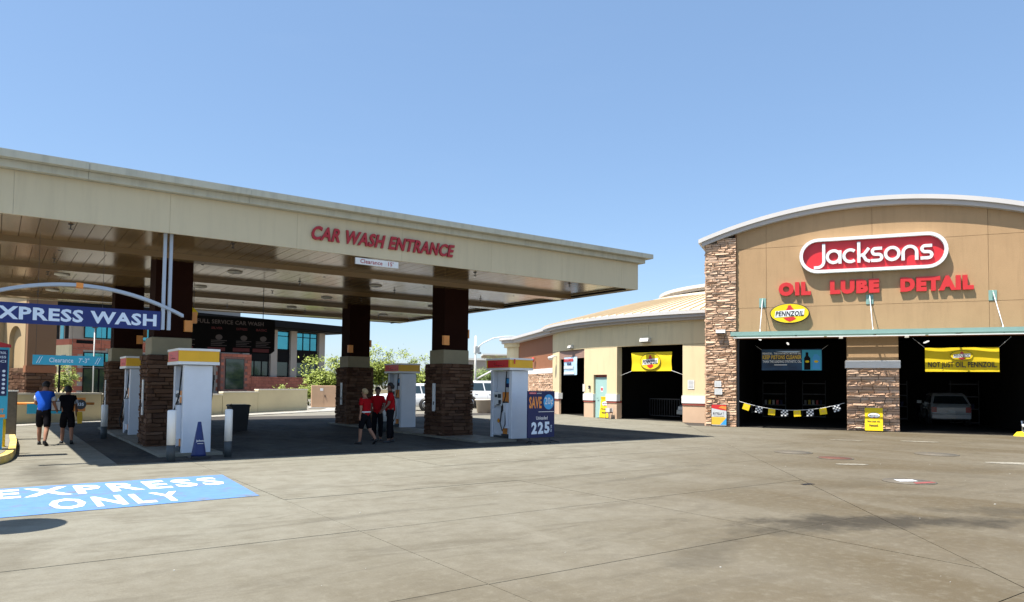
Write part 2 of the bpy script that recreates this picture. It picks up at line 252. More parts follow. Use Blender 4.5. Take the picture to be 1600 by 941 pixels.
def emblem(parent,cx,cz,w,h,y,rim=True,name='emblem'):
    """oval badge: black ring, yellow field, red bell above and below, black word"""
    o=disc(cx,cz,w/2,h/2,y-.004,y,48).build('badge_ring','ink',parent)
    disc(cx,cz,w/2-.03*h,h/2-.03*h,y-.009,y-.0041,48).build('badge_field','banner_yellow' if rim else 'white',o)
    b=MB().prism([(cx-.10*w,cz+.14*h),(cx+.12*w,cz+.16*h),(cx+.06*w,cz+.30*h),(cx+.03*w,cz+.40*h),(cx-.03*w,cz+.40*h),(cx-.05*w,cz+.28*h)],y-.014,y-.0091,'y'); b.build('bell','red',o)
    b=MB().prism([(cx-.16*w,cz-.22*h),(cx+.10*w,cz-.17*h),(cx+.17*w,cz-.27*h),(cx+.08*w,cz-.37*h),(cx+.0*w,cz-.42*h),(cx-.10*w,cz-.33*h)],y-.014,y-.0091,'y'); b.build('bell','red',o)
    MB().prism([(cx-.38*w,cz-.20*h),(cx+.36*w,cz-.12*h),(cx+.38*w,cz+.20*h),(cx-.36*w,cz+.12*h)],y-.017,y-.0141,'y').build('word_band','white' if rim else 'offwhite',o)
    text(o,'PENNZOIL','ink',cx-.36*w,cz-.15*h,.72*w,.26*h,y-.0185,bold=.042,shear=.18)
    return o
# stones -------------------------------------------------------------
def stone_mesh(seed,mat):
    r=random.Random(seed); b=MB(); j=lambda a: r.uniform(-a,a)
    B=[(-.5,.5,-.5),(.5,.5,-.5),(.5,.5,.5),(-.5,.5,.5)]; Mi=[(-.5,-.2+j(.1),-.5),(.5,-.2+j(.1),-.5),(.5,-.2+j(.1),.5),(-.5,-.2+j(.1),.5)]
    F=[(-.46+j(.03),-.5+j(.2),-.40+j(.08)),(j(.2),-.5+j(.2),-.42+j(.06)),(.46+j(.03),-.5+j(.2),-.40+j(.08)),(.46+j(.03),-.5+j(.2),.38+j(.09)),(j(.2),-.5+j(.2),.42+j(.06)),(-.46+j(.03),-.5+j(.2),.38+j(.09))]
    v=B+Mi+F; f=[(0,1,5,4),(1,2,6,5),(2,3,7,6),(3,0,4,7),(4,5,10,9,8),(5,6,11,10),(6,7,13,12,11),(7,4,8,13),(8,9,12,13),(9,10,11,12)]
    b.v=v; b.f=f; b.sm=[False]*len(f); return b.mesh('stone',mat)
SM={id(m):[stone_mesh(k,m) for k in range(7)] for m in (STONE,STONE_L)}
class Budget:
    def __init__(s,n): s.n=n
def stone_face(parent,T,x0,x1,z0,z1,mat,rh=(.075,.13),ln=(.22,.55),dep=.08,budget=None,top=None,seed=0,skip=None):
    """ledgestones on the plane y=0 facing -Y, T places them in the parent's frame; past the budget they join one mesh"""
    r=random.Random(seed); z=z0; rest=MB(); ms=SM[id(mat)]; rest_n=0
    while z<z1-.02:
        h=min(r.uniform(*rh),z1-z); x=x0-r.uniform(0,.12)
        if z1-z-h<.035: h=z1-z
        while x<x1-.01:
            L=r.uniform(*ln); a=max(x,x0); b=min(x+L,x1)
            if x1-b<.10: b=x1
            if b-a<.05: x=b; continue
            zt=z+h
            if top: zt=min(zt,top((a+b)/2))
            if zt-z>.02 and not (skip and skip(a,b,z,zt)):
                d=dep+r.uniform(-.017,.017); me=ms[r.randrange(7)]
                g=.004; c=((a+b)/2,-d/2+.02,(z+zt)/2); sc=((b-a)-2*g,d+.04,(zt-z)-2*g)
                if r.random()<.5: sc=(-sc[0],sc[1],-sc[2])
                if budget is not None and budget.n>0:
                    budget.n-=1; o=link('stone',me,parent); o.matrix_local=T@Matrix.Translation(c)@Matrix.Diagonal((*[s for s in sc],1))
                else:
                    Q=T@Matrix.Translation(c)@Matrix.Diagonal((*sc,1)); i=len(rest.v); rest.v+=[tuple(Q@v.co) for v in me.vertices]
                    for p in me.polygons: rest.f.append(tuple(i+q for q in p.vertices)); rest.sm.append(False)
            x=b
        z+=h
    return rest
def merge(dst,src): i=len(dst.v); dst.v+=src.v; dst.f+=[tuple(i+q for q in f) for f in src.f]; dst.sm+=src.sm; return dst
def TF(x,y,deg): return Matrix.Translation((x,y,0))@Matrix.Rotation(R(deg),4,'Z')
def clip(poly,nx,ny,c):  # keep nx*x+ny*y<=c
    out=[]
    for i in range(len(poly)):
        a,b=poly[i],poly[(i+1)%len(poly)]; da=nx*a[0]+ny*a[1]-c; db=nx*b[0]+ny*b[1]-c
        if da<=0: out.append(a)
        if (da<0<db) or (db<0<da): t=da/(da-db); out.append((a[0]+(b[0]-a[0])*t,a[1]+(b[1]-a[1])*t))
    return out
#SECTION2
# ------------------------------------------------------------------ ground
box('ground',CONC_FAR,None,-900,1100,-900,1400,-.4,-.022,kind='structure')
lot=E('concrete_forecourt',(0,0,0),kind='structure')
box('joint_filler','joint',lot,-18,31,-3,36,-.018,-.013)
GX,GY=8.86,4.5; ga=R(46.7); gn=(math.sin(ga),-math.cos(ga)); gc=gn[0]*GX+gn[1]*GY
def slab(poly,mat=None):
    if len(poly)<3: return
    cx=sum(p[0] for p in poly)/len(poly); cy=sum(p[1] for p in poly)/len(poly)
    A=abs(sum(poly[i][0]*poly[(i+1)%len(poly)][1]-poly[(i+1)%len(poly)][0]*poly[i][1] for i in range(len(poly))))/2
    if A<.05: return
    o=MB().prism([(x-cx,y-cy) for x,y in poly],-.0125,0).build('concrete_slab',mat or CONC,lot,loc=(cx,cy,rnd.uniform(-.002,.002)))
g_=.006
for i in range(-5,7):
    for j in range(-3,11):
        x0,y0=3.3+4*i,4.9+2.54*j; p=[(x0+g_,y0+g_),(x0+4-g_,y0+g_),(x0+4-g_,y0+2.54-g_),(x0+g_,y0+2.54-g_)]
        p=clip(p,gn[0],gn[1],gc-.006); p=clip(p,1,0,28.9) if len(p)>2 else p
        if len(p)<3 or max(q[1] for q in p)<15.95 or max(q[0] for q in p)<2.1 or min(q[0] for q in p)>19.2: slab(p); continue
        # canopy shade painted into the floor colour: near-black slabs around the pumps
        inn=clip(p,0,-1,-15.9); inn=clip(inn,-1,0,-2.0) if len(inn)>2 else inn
        slab(inn,CONC_SHADE); lo_=clip(p,0,1,15.9-.006); slab(lo_)
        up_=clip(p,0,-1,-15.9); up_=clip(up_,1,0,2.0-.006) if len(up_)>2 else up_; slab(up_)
A0=(24.6,20.2); ua=R(-58.5); UX=(math.cos(ua),math.sin(ua)); WX=(-UX[1],UX[0])
def BW(u,w_,z=0): return (A0[0]+UX[0]*u+WX[0]*w_,A0[1]+UX[1]*u+WX[1]*w_,z)
for i in range(-2,4):
    for j in range(-5,1):
        h_=.0022; u0,w0=-12+30.*i,-.1+8.*j; p=[BW(u0+h_,w0-8+h_)[:2],BW(u0+30-h_,w0-8+h_)[:2],BW(u0+30-h_,w0-h_)[:2],BW(u0+h_,w0-h_)[:2]]
        p=clip(p,-gn[0],-gn[1],-gc-.008)
        for nx,ny,c in ((1,0,30),(0,-1,2.5)): p=clip(p,nx,ny,c) if len(p)>2 else p
        slab(p)
# painted lane marking
mk=E('lane_marking',(0,0,0),kind='structure')
MB().quad((-.45,10.32,.005),(3.12,10.5,.005),(3.28,13.22,.005),(-.40,13.1,.005)).build('painted_panel',PAINT_BLUE,mk)
for body,x,y,ww,hh in (('EXPRESS',.03,11.93,3.02,.98),('ONLY',.62,10.6,1.60,.95)):
    me=text_mesh(body,ww,hh,.03,space=1.22); me.transform(Matrix.Translation((x,y,.009))); me.materials.append(PAINT_WHITE); link('painted_lettering',me,mk)
# fuel and drain covers
def cover(x,y,r,mat,label,extra=None,ring='manhole'):
    t=E('ground_cover',(x,y,0),0,label,'manhole cover','round covers set in the forecourt')
    MB().lathe([(r,0.001),(r,.010),(r*.93,.012),(r*.92,.006)],32).build('rim',ring,t); MB().lathe([(r*.915,.001),(r*.915,.008),(0.001,.012)],32).build('lid',mat,t)
    return t
cover(16.49,10.77,.46,'manhole','grey brown steel cover in the concrete, nearest the canopy shadow')
cover(16.01,9.37,.40,'rust','rusty red steel cover just in front of the grey one')
cover(19.3,8.6,.50,'manhole','brown steel cover lying between the wide pale patch and the workshop')
c_=cover(13.1,6.3,.43,'manhole','worn cover with red and white paint, closest to the camera')
MB().prism([(-.20,.06),(.10,-.10),(.22,.05),(-.05,.24)],.013,.016).build('paint_patch',PAINT_WHITE,c_)
MB().prism([(-.28,-.26),(.16,-.38),(.24,-.26),(-.15,-.14)],.013,.015).build('paint_patch',mt('worn_red',(.28,.07,.06),.7,.3,12),c_)
for x,y,rx,ry,a in ((18.6,6.5,.75,.25,-50),(23.6,11.0,.55,.16,-60),(15.0,8.4,.35,.12,-40),(22.0,12.5,.5,.10,-55)):
    MB().prism([(x+rx*math.cos(t)*math.cos(R(a))-ry*math.sin(t)*math.sin(R(a)),y+rx*math.cos(t)*math.sin(R(a))+ry*math.sin(t)*math.cos(R(a))) for t in [2*PI*k/14 for k in range(14)]],.004,.006).build('paint_splash',PAINT_SPLASH,mk)
MB().prism([(11.05,7.02),(11.3,6.98),(11.33,7.08),(11.1,7.12)],.003,.006).build('ground_cover','black',None,label='tiny black slot drain plate in the concrete where the joints meet',cat='drain')
sp=MB()
for k in range(60):
    x,y=rnd.uniform(1,17),rnd.uniform(2.6,15); s=rnd.uniform(.004,.016); sp.box(x,x+s,y,y+s*rnd.uniform(.6,1.6),.002,.003+s*.3)
sp.build('litter_specks','offwhite',None,kind='stuff',label='small pale specks of litter strewn over the concrete')
# ------------------------------------------------------------------ gas station canopy
CX0,CX1,CY0,CY1=-.65,16.53,16.26,32.9
cn=E('gas_station_canopy',(0,0,0),0,'large flat cream gas station canopy on four brown and stone columns','canopy')
seams=[CX0,.17,2.85,5.53,8.2,10.9,13.4,15.8,CX1]
for a,b in zip(seams,seams[1:]):
    box('fascia_panel','fascia_paint',cn,a+.0018,b-.0018,CY0,CY0+.05,4.7,5.53)
    box('fascia_panel','fascia_paint',cn,a+.004,b-.004,CY1-.05,CY1,4.7,5.53)
for xa,xb in ((CX0,CX0+.05),(CX1-.05,CX1)):
    for k in range(6):
        y0=CY0+.055+k*(CY1-CY0-.11)/6; box('fascia_panel','fascia_paint',cn,xa,xb,y0,y0+(CY1-CY0-.11)/6-.008,4.7,5.53)
def ringbox(o,i,z0,z1,seg=None):
    pts=[]
    for k in seg: pts.append(k)
    return pts
cs=[CX0-.36]+[1.35+3.05*k for k in range(5)]+[CX1+.34]
for nm,off,z0,z1 in (('lower_trim',.16,5.535,5.675),('cornice',.34,5.68,5.82)):
    for a,b in zip(cs,cs[1:]):
        a2=max(a,CX0-off) ; b2=min(b,CX1+off)
        box(nm,'cornice_paint',cn,a2+.003,b2-.003,CY0-off,CY0+.3,z0,z1); box(nm,'cornice_paint',cn,a2+.003,b2-.003,CY1-.3,CY1+off,z0,z1)
    box(nm,'cornice_paint',cn,CX0-off+.003,CX0+.3,CY0+.303,CY1-.303,z0,z1); box(nm,'cornice_paint',cn,CX1-.3,CX1+off-.003,CY0+.303,CY1-.303,z0,z1)
box('deck','offwhite',cn,CX0+.06,CX1-.06,CY0+.06,CY1-.06,5.0,5.50)
for k,(a,b) in enumerate(((CY0+.052,18.92),(19.38,22.92),(23.38,26.92),(27.38,30.92),(31.38,CY1-.055))):
    x=CX0+.052
    while x<16.0:
        x2=min(x+.305,16.0); m=MB().prism([(0,0),(x2-x-.012,0),(x2-x-.012,.02),(x2-x,.03),(x2-x,.04),(0,.04)],a,b,'y'); m.build('soffit_plank','soffit_paint',cn,loc=(x,0,4.735+rnd.uniform(-.0015,.0015))); x+=.305
    box('edge_soffit','fascia_paint',cn,16.005,CX1-.055,a,b,4.72,4.77)
for y in (18.92,22.92,26.92,30.92): box('soffit_beam','soffit_paint',cn,CX0+.052,16.0,y,y+.46,4.60,4.79)
box('edge_lip','mortar',cn,16.003,16.06,CY0+.06,CY1-.06,4.66,4.719)
for x in (1.13,4.25,7.5,10.7,14.1):
    for y in (16.75,19.16+.5,21.7,24.4,27.6+.3,30.2):
        b=MB().cyl(0,0,-.10,.0,.012,8); b.cyl(0,0,-.105,-.095,.04,10); b.cyl(0,0,-.012,0,.05,12); b.build('sprinkler_head','dark_metal',cn,loc=(x,y,4.733))
for x,y in ((1.5,24.75),(5.33,24.91),(9.67,25.08),(14.0,25.0),(1.5,29.2),(5.4,29.2),(9.77,29.15),(13.99,29.45),(5.4,21.0),(9.7,21.0)):
    b=MB().lathe([(.20,0),(.20,-.03),(.13,-.05),(.001,-.05)],20); b.build('downlight','offwhite',cn,loc=(x,y,4.733))
bud=Budget(296)
for (x0,y0,front) in ((2.97,19.15,True),(11.1,19.15,True),(2.97,26.5,False),(11.1,26.5,False)):
    W,D=1.12,1.12
    c=MB().box(.06,W-.06,.06,D-.06,0,2.27).build('column','mortar',cn,loc=(x0,y0,0))
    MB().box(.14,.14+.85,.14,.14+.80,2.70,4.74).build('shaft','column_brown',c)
    MB().bbox(.08,W-.13,.08,W-.16,2.27,2.70,.012).build('cap','cap_stone',c)
    rest=MB(); b_=bud if front else None
    sd=int(x0*10+y0)
    for T,L,bb in ((TF(0,.07,0),W,b_),(TF(.07,D,-90),D,b_),(TF(W-.07,0,90),D,None),(TF(W,D-.07,180),W,None)):
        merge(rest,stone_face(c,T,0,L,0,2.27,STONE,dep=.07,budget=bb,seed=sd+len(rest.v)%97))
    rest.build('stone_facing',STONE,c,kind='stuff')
    box('wall_light','lamp_orange',c,.05,.24,.02,.14,2.84,3.13) if x0>5 else box('wall_light','lamp_orange',c,.80,.98,.02,.14,2.86,3.14)
    box('wall_light','lamp_orange',c,.99,1.14,.30,.50,3.10,3.38)
    k=box('instruction_strip','white',c,-.03,-.005,.40,.56,.80,1.66); box('strip_slot','dark_grey',k,-.036,-.03,.45,.51,1.0,1.1)
for x0 in (2.9,11.02):
    box('pump_island',CONC_FAR,None,x0,x0+1.3,16.95,28.2,-.01,.06,label='low concrete pump island under the %s columns'%('left' if x0<5 else 'right'),cat='island',group='pump islands under the canopy')
# lettering on the fascia
cw=E('fascia_lettering',(5.86,CY0-.01,4.95),0,'red slanted CAR WASH ENTRANCE letters on the canopy fascia','lettering')
def letters(parent,body,mat,x,z,W,H,y,bold,ext,shear,name='letter'):
    """one mesh per letter, spaced as in running text"""
    cu=bpy.data.curves.new('l','FONT'); cu.body=body; cu.offset=bold; cu.shear=shear; cu.resolution_u=3; cu.space_character=1+bold*2.6
    o=bpy.data.objects.new('l',cu); COL.objects.link(o); me=eval_mesh(o); bpy.data.objects.remove(o); bpy.data.curves.remove(cu)
    xs=[v.co.x for v in me.vertices]; ys=[v.co.y for v in me.vertices]; x0,x1,y0,y1=min(xs),max(xs),min(ys),max(ys); sx,sy=W/(x1-x0),H/(y1-y0)
    bm=bmesh.new(); bm.from_mesh(me); bmesh.ops.remove_doubles(bm,verts=bm.verts,dist=1e-6); seen=set(); 
    for v in bm.verts: v.co=Vector(((v.co.x-x0)*sx,(v.co.y-y0)*sy,0))
    bm.verts.ensure_lookup_table()
    for v in bm.verts:
        if v.index in seen: continue
        st=[v]; isl=[]; seen.add(v.index)
        while st:
            a=st.pop(); isl.append(a)
            for e in a.link_edges:
                q=e.other_vert(a)
                if q.index not in seen: seen.add(q.index); st.append(q)
        ids={a.index:i for i,a in enumerate(isl)}; fs={f for a in isl for f in a.link_faces}
        if not fs: continue
        cx=min(a.co.x for a in isl); b2=bmesh.new(); vs=[b2.verts.new((a.co.x-cx,a.co.y,0)) for a in isl]
        for f in fs: b2.faces.new([vs[ids[q.index]] for q in f.verts])
        g=bmesh.ops.extrude_face_region(b2,geom=list(b2.faces)); bmesh.ops.translate(b2,vec=(0,0,ext),verts=[e for e in g['geom'] if isinstance(e,bmesh.types.BMVert)])
        bmesh.ops.recalc_face_normals(b2,faces=b2.faces); m2=bpy.data.meshes.new(name); b2.to_mesh(m2); b2.free()
        m2.transform(Matrix(((1,0,0,0),(0,0,-1,0),(0,1,0,0),(0,0,0,1)))); m2.materials.append(MT[mat]); link(name,m2,parent,loc=(x+cx,y,z))
    bm.free()
letters(cw,'CAR WASH ENTRANCE','deep_red',0,0,3.85,.33,0,.03,.05,.28)
t=E('clearance_sign',(6.98,16.30,4.51),0,'white Clearance 15 sign hanging below the canopy fascia','sign')
box('sign_board','white',t,0,1.14,-.02,.02,0,.155); text(t,"Clearance   15'",'deep_red',.12,.03,.88,.105,-.023,.015)
for x in (.25,.95): MB().tube([(x,0,.15),(x,0,.25)],.006,6).build('hanger','dark_metal',t)
# ------------------------------------------------------------------ gas pumps
def pump(x,y,k,label,flip=False,full=False,logo=True):
    t=E('gas_pump',(x,y,.06),0,label,'gas pump','gas pumps under the canopy')
    W,D,Hh=.60,1.12,1.93+k
    b=MB().bbox(0,W,0,.16,.0,Hh,.012); b.build('end_panel','pump_white',t)
    MB().bbox(.0,W,D-.14,D,.0,Hh,.012).build('end_panel','pump_white',t)
    box('cabinet','pump_white',t,.10,W-.10,.17,D-.15,.05,1.22)
    box('plinth','dark_grey',t,.02,W-.02,.17,D-.15,0,.05)
    box('upper_panel','pump_white',t,.16,W-.16,.17,D-.15,1.221,Hh-.01)
    tp=MB().prism([(-.13,-.06),(W/2,-.10),(W+.13,-.06),(W+.13,D+.06),(W/2,D+.10),(-.13,D+.06)],Hh+.01,Hh+.075).build('topper','white',t)
    MB().prism([(-.12,-.05),(W/2,-.09),(W+.12,-.05),(W+.12,D+.05),(W/2,D+.09),(-.12,D+.05)],Hh+.0751,Hh+.315).build('topper_band','shell_yellow',tp)
    MB().prism([(-.135,-.065),(W/2,-.105),(W+.135,-.065),(W+.135,D+.065),(W/2,D+.105),(-.135,D+.065)],Hh+.3152,Hh+.365).build('topper_cap','white',tp)
    for s,x_ in ((-1,-.121),(1,W+.121)):
        box('topper_red_panel','sign_red',tp,min(x_,x_+s*.006),max(x_,x_+s*.006),.02,D-.02,Hh+.085,Hh+.305)
        text(tp,'V-Power nitro+','white',-.80,Hh+.13,.50,.045,0,.0,face=-90,origin=(-.128,0,0)); text(tp,'Fuel','white',-.80,Hh+.21,.12,.04,0,.0,face=-90,origin=(-.128,0,0))
    for s in (0,1):     # the two dispensing sides
        a=E('dispenser_face',(0,0,0) if s==0 else (W,D,0),-90 if s==0 else 90,parent=t)
        # local: x along the side, -y outwards
        o=-D if s==0 else -D
        X=lambda q: -D+q if s==0 else -D+q
        def B(nm,mat,x0,x1,y0,y1,z0,z1): return box(nm,mat,a,-x1,-x0,y0,y1,z0,z1)
        # x measured from the front end panel backwards
        for nm,mat,x0,x1,y0,y1,z0,z1 in (('side_frame','pump_white',.165,.975,.06,.10,.06,.62),('ad_panel','navy',.20,.42,.06,.11,1.50,1.78),('ad_picture','sky_print',.22,.40,.05,.06,1.62,1.76),
            ('reader_panel','white',.56,.965,.03,.09,.95,1.36),('screen','dark_grey',.60,.76,.02,.03,1.18,1.30),('keypad','dark_metal',.60,.72,.02,.03,1.0,1.12),('screen','dark_grey',.80,.92,.02,.03,1.2,1.28),
            ('grade_buttons','orange',.22,.52,.03,.09,1.0,1.36),('button_strip','dark_grey',.24,.50,.02,.03,1.02,1.08),('lower_door','pump_white',.50,.965,.035,.06,.08,.88),('yellow_panel','orange',.30,.49,.03,.06,.10,.72),
            ('nozzle_boot','pump_white',.16,.40,-.10,.06,.30,1.04),('splash_tray','dark_grey',.18,.50,-.02,.05,.05,.12),('receipt_slot','black',.66,.82,.015,.03,.96,.99)):
            B(nm,mat,x0,x1,y0,y1,z0,z1)
        if logo:
            n=[]
            for q in range(19):
                an=PI*(1.12-1.24*q/18); rr_=.062*(1+.10*abs(math.sin(an*3.5))); n.append((-.72+rr_*math.cos(an),.50+rr_*math.sin(an)))
            n+=[(-.70,.435),(-.74,.435)]
            MB().prism(n,.028,.0345,'y').build('shell_logo','red',a); MB().prism([(q[0]*.8-.144,.50+(q[1]-.50)*.8) for q in n],.0255,.0279,'y').build('shell_logo_fill','shell_yellow',a)
        if full or s==0:
            hz=MB().tube([(-.30,.02,Hh-.02),(-.32,.0,1.6),(-.28,-.03,1.25),(-.34,-.12,.9),(-.30,-.20,.45),(-.22,-.18,.22),(-.16,-.12,.42),(-.22,-.08,.85)],.017,8); hz.build('hose','rubber',a)
            nz=MB().tube([(-.34,-.09,.76),(-.32,-.09,.98),(-.33,-.03,1.05)],[.02,.028,.014],8); nz.box(-.36,-.29,-.13,-.08,.8,.95); nz.build('nozzle','black',a)
    return t
p1=pump(3.38,17.12,0,'white gas pump beside the blue cone, front of the left island',full=True)
box('handle','white',p1,-.02,.0,.2,.3,1.22,1.26)
MB().tube([(.66,.30,1.92),(.70,.34,1.55),(.66,.36,1.1),(.60,.34,.7)],.02,8).build('hose','rubber',p1); box('breakaway','black',p1,.66,.72,.30,.38,1.6,1.72)
p4=pump(12.33,17.22,.07,'white gas pump numbered 1 beside the blue price sign',full=True); text(p4,'1','sign_red',.0,2.19,.05,.14,-.09,.03)
p3=pump(12.03,23.7,.03,'shaded gas pump beside the people in red shirts'); p2=pump(3.22,23.7,.0,'shaded gas pump half hidden behind the left front stone column')
def bollard(x,y,h,label,r=.085):
    t=E('bollard',(x,y,0),0,label,'bollard','white pump bollards'); MB().lathe([(r,.34),(r,h-.02),(r*.85,h),(0.001,h+.005)],20).build('sleeve','white',t); MB().lathe([(r*.97,0),(r*.97,.3395)],20).build('base','dark_grey',t); return t
bollard(2.94,15.92,1.04,'white bollard with dark base standing left of the blue cone'); bollard(4.17,16.4,1.03,'white bollard with dark base standing right of the blue cone',.08)
bollard(11.0,22.9,.95,'white bollard in the shade beside the pump near the red shirts',.085); bollard(2.55,23.3,.95,'white bollard in the shade behind the left front column',.085)
t=E('traffic_cone',(3.58,16.42,0),0,'dark blue traffic cone with white logo standing against the gas pump','traffic cone')
MB().bbox(-.20,.20,-.20,.20,0,.05,.03).build('base','black',t); MB().lathe([(.15,.05),(.145,.09),(.035,.76),(.028,.77),(0.001,.765)],24).build('cone_body','cone_blue',t)
text(t,'Jacksons','white',-.085,.34,.17,.06,-.118,.03); bars([(-.06,.06,.31,.32)],-.12).build('logo_line','white',t)
t=E('trash_can',(6.75,25.35,0),0,'black trash can standing in the canopy shade by the low wall','trash can')
MB().loft([[(x*s,y*s,z) for x,y in ((-1,-1),(1,-1),(1,1),(-1,1))] for s,z in ((.24,0),(.30,.82))]).build('bin','black',t); MB().bbox(-.33,.33,-.33,.33,.821,.88,.03).build('lid','black',t); MB().tube([(-.3,-.3,.9),(-.36,-.25,.84)],.02,6).build('handle','black',t)
# price sign
t=E('price_sign',(12.08,16.12,0),8,'blue price sign reading SAVE 20 cents and Unleaded 225 beside pump 1','price sign')
box('sign_panel','navy',t,0,1.08,-.02,.02,.16,1.47); box('upper_panel','navy',t,.0,1.08,-.024,-.0201,.86,1.47)
text(t,'SAVE','orange',.04,.98,.50,.33,-.027,.035); disc(.83,1.16,.215,.215,-.029,-.0241).build('price_disc','sky_print',t); text(t,'20¢','white',.66,1.04,.34,.25,-.032,.005)
box('logo_bar','sign_red',t,.04,.32,-.027,-.0241,1.385,1.43); text(t,'Jacksons','white',.06,1.393,.24,.03,-.028,.02); text(t,'SAVINGS','white',.34,1.39,.2,.028,-.027,.02)
bars([(.42,1.05,.875,.89)],-.0242).build('small_print','white',t)
text(t,'Unleaded','white',.33,.66,.46,.10,-.0225,.01)
for q,x in zip('225',(.14,.40,.66)): text(t,q,'letter_pale',x,.26,.22,.34,-.0225,.05)
text(t,'9/10','letter_pale',0,0,.20,.06,0,.02,face=0,name='fraction').matrix_local=Matrix.Translation((.975,-.0225,.30))@Matrix.Rotation(R(-90),4,'Y')
for x in (.10,.90):
    MB().tube([(x,0,.16),(x,0,.06)],.02,6).build('post','dark_metal',t); MB().tube([(x-.18,-.22,.015),(x,0,.07),(x+.12,.24,.015)],.018,6).build('foot','black',t); MB().tube([(x+.2,-.2,.015),(x,0,.07)],.018,6).build('foot','black',t)
# ------------------------------------------------------------------ hanging wash signs
t=E('express_wash_sign',(0,16.55,0),0,'navy EXPRESS WASH sign under a curved white arch hanging from the canopy','sign')
box('sign_board','sign_blue',t,-.30,2.78,-.03,.03,2.69,3.08); text(t,'EXPRESS WASH','letter_pale',-.18,2.76,2.88,.25,-.034,.035)
box('post','arch_grey',t,2.79,2.85,-.06,.02,2.70,4.73); box('post','arch_grey',t,2.91,2.97,-.04,.04,2.70,4.73)
box('post','arch_grey',t,-.37,-.31,-.04,.04,2.70,4.73); box('post','arch_grey',t,-.48,-.42,-.04,.04,2.70,4.73)
def arc(x,off=0): u=(x-1.28)/1.87; return 3.53-.455*u*u+off
xs=[-.65+k*3.86/24 for k in range(25)]
MB().loft([[(x,-.09,arc(x)-.0),(x,-.05,arc(x)),(x,.07,arc(x)),(x,.07,arc(x,-.062)),(x,-.09,arc(x,-.062))] for x in xs]).build('arch','arch_grey',t)
box('arch_clip','orange',t,1.24,1.36,-.095,.075,arc(1.3)-.085,arc(1.3)+.01)
t=E('clearance_bar',(.60,17.3,1.93),0,"blue Clearance 7'-3\" bar hanging on thin wires below the express sign",'sign')
box('bar','teal_blue',t,0,1.24,-.015,.015,0,.195); text(t,"Clearance   7'-3\"",'letter_pale',.28,.05,.70,.10,-.018,.015)
for x in (.06,.10,1.08,1.12): MB().prism([(x,.03),(x+.012,.03),(x+.07,.165),(x+.058,.165)],-.018,-.0151,'y').build('chevron','letter_pale',t)
for x in (.05,1.19): MB().tube([(x,0,.19),(x,0,2.68)],.004,5).build('wire','dark_metal',t)
# full service menu board hanging deep under the canopy
t=E('service_menu_board',(0,25.15,0),0,'large dark FULL SERVICE CAR WASH menu board hanging in the canopy shade','menu board')
MB().prism([(4.45,2.62),(7.72,2.62),(7.84,2.72),(7.84,3.80),(4.45,3.80)],-.05,.05,'y').build('board','office_dark',t)
text(t,'FULL SERVICE CAR WASH','board_text',5.30,3.56,2.15,.14,-.054,.03); box('logo_outline','board_text',t,4.78,5.15,-.054,-.0501,3.58,3.69)
for k,(x,wd) in enumerate(((4.75,'GOLD'),(5.75,'SILVER'),(6.55,'EXPRESS'),(7.2,'BASIC'))):
    text(t,wd,'board_red',x,3.38,.36,.08,-.054,.03,name='column_heading'); disc(x+.25,3.12,.11,.09,-.056,-.0501,20).build('price_disc','board_text',t)
    bars([(x,x+.5-.07*(q%3),3.0-q*.055,3.0-q*.055+.02) for q in range(4)],-.0502).build('small_print','board_text',t); box('price_panel','board_red',t,x-.1,x+.45,-.055,-.0501,2.66,2.78)
for x in (5.2,7.44): MB().tube([(x,0,3.8),(x,0,4.73)],.012,6).build('hanger','dark_metal',t)
t=E('flood_light',(4.42,22.1,3.55),0,'pale yellow curved fixture beside the left front column under the canopy','light')
MB().loft([[(x,-.12,z),(x,.12,z),(x,.12,z+.09),(x,-.12,z+.09)] for x,z in ((-.3,.14),(-.15,.17),(0,.15),(.14,.08),(.24,-.02))]).build('housing','banner_yellow',t); MB().tube([(-.2,0,.25),(-.2,0,1.18)],.015,6).build('stem','dark_metal',t)
# ------------------------------------------------------------------ lane entry on the left
t=E('kerb_island',(0,0,0),0,'worn yellow painted kerb island at the left lane entry','kerb')
kp=[(.50,24.5),(.49,21.5),(.42,19.0),(.34,17.9),(.24,17.3),(.10,16.85),(-.15,16.5),(-.6,16.3),(-1.4,16.3),(-1.4,24.5)]
MB().prism(list(reversed(kp)),-.01,.15).build('kerb_edge','kerb_yellow',t)
MB().prism(list(reversed([(.36,24.4),(.35,21.5),(.28,19.0),(.20,17.95),(.12,17.4),(.0,17.0),(-.2,16.68),(-.6,16.48),(-1.3,16.48),(-1.3,24.4)])),.151,.158).build('island_top',CONC_FAR,t)
t=E('wash_menu_kiosk',(.0,18.6,0),0,'teal and navy wash menu kiosk at the left edge of the photo','kiosk')
box('pedestal','teal_blue',t,-.75,.17,.0,.30,.158,.80); box('cabinet','teal_blue',t,-.95,.235,-.02,.32,.80,2.30); MB().prism([(-1.0,2.301),(.26,2.301),(.26,2.36),(-.3,2.5),(-1.0,2.5)],-.05,.35,'y').build('hood','deep_red',t)
box('menu_panel','navy',t,-.85,.21,-.035,-.0201,1.28,2.25)
for k,s in enumerate(('CONTROL','BOSS','ACI')): text(t,s,'letter_pale',-.06+.03*k,2.16-.09*k,.24-.03*k,.05,-.038,.02,name='menu_line')
for k in range(6):
    for x in (.05,.15): disc(x,1.80-.09*k,.03,.028,-.038,-.0351,12).build('price_dot','letter_pale',t)
text(t,'EXIT','orange',-.02,.93,.2,.08,-.023,.03,name='small_panel'); box('small_panel','orange',t,-.05,.2,-.023,-.0201,.83,.89)
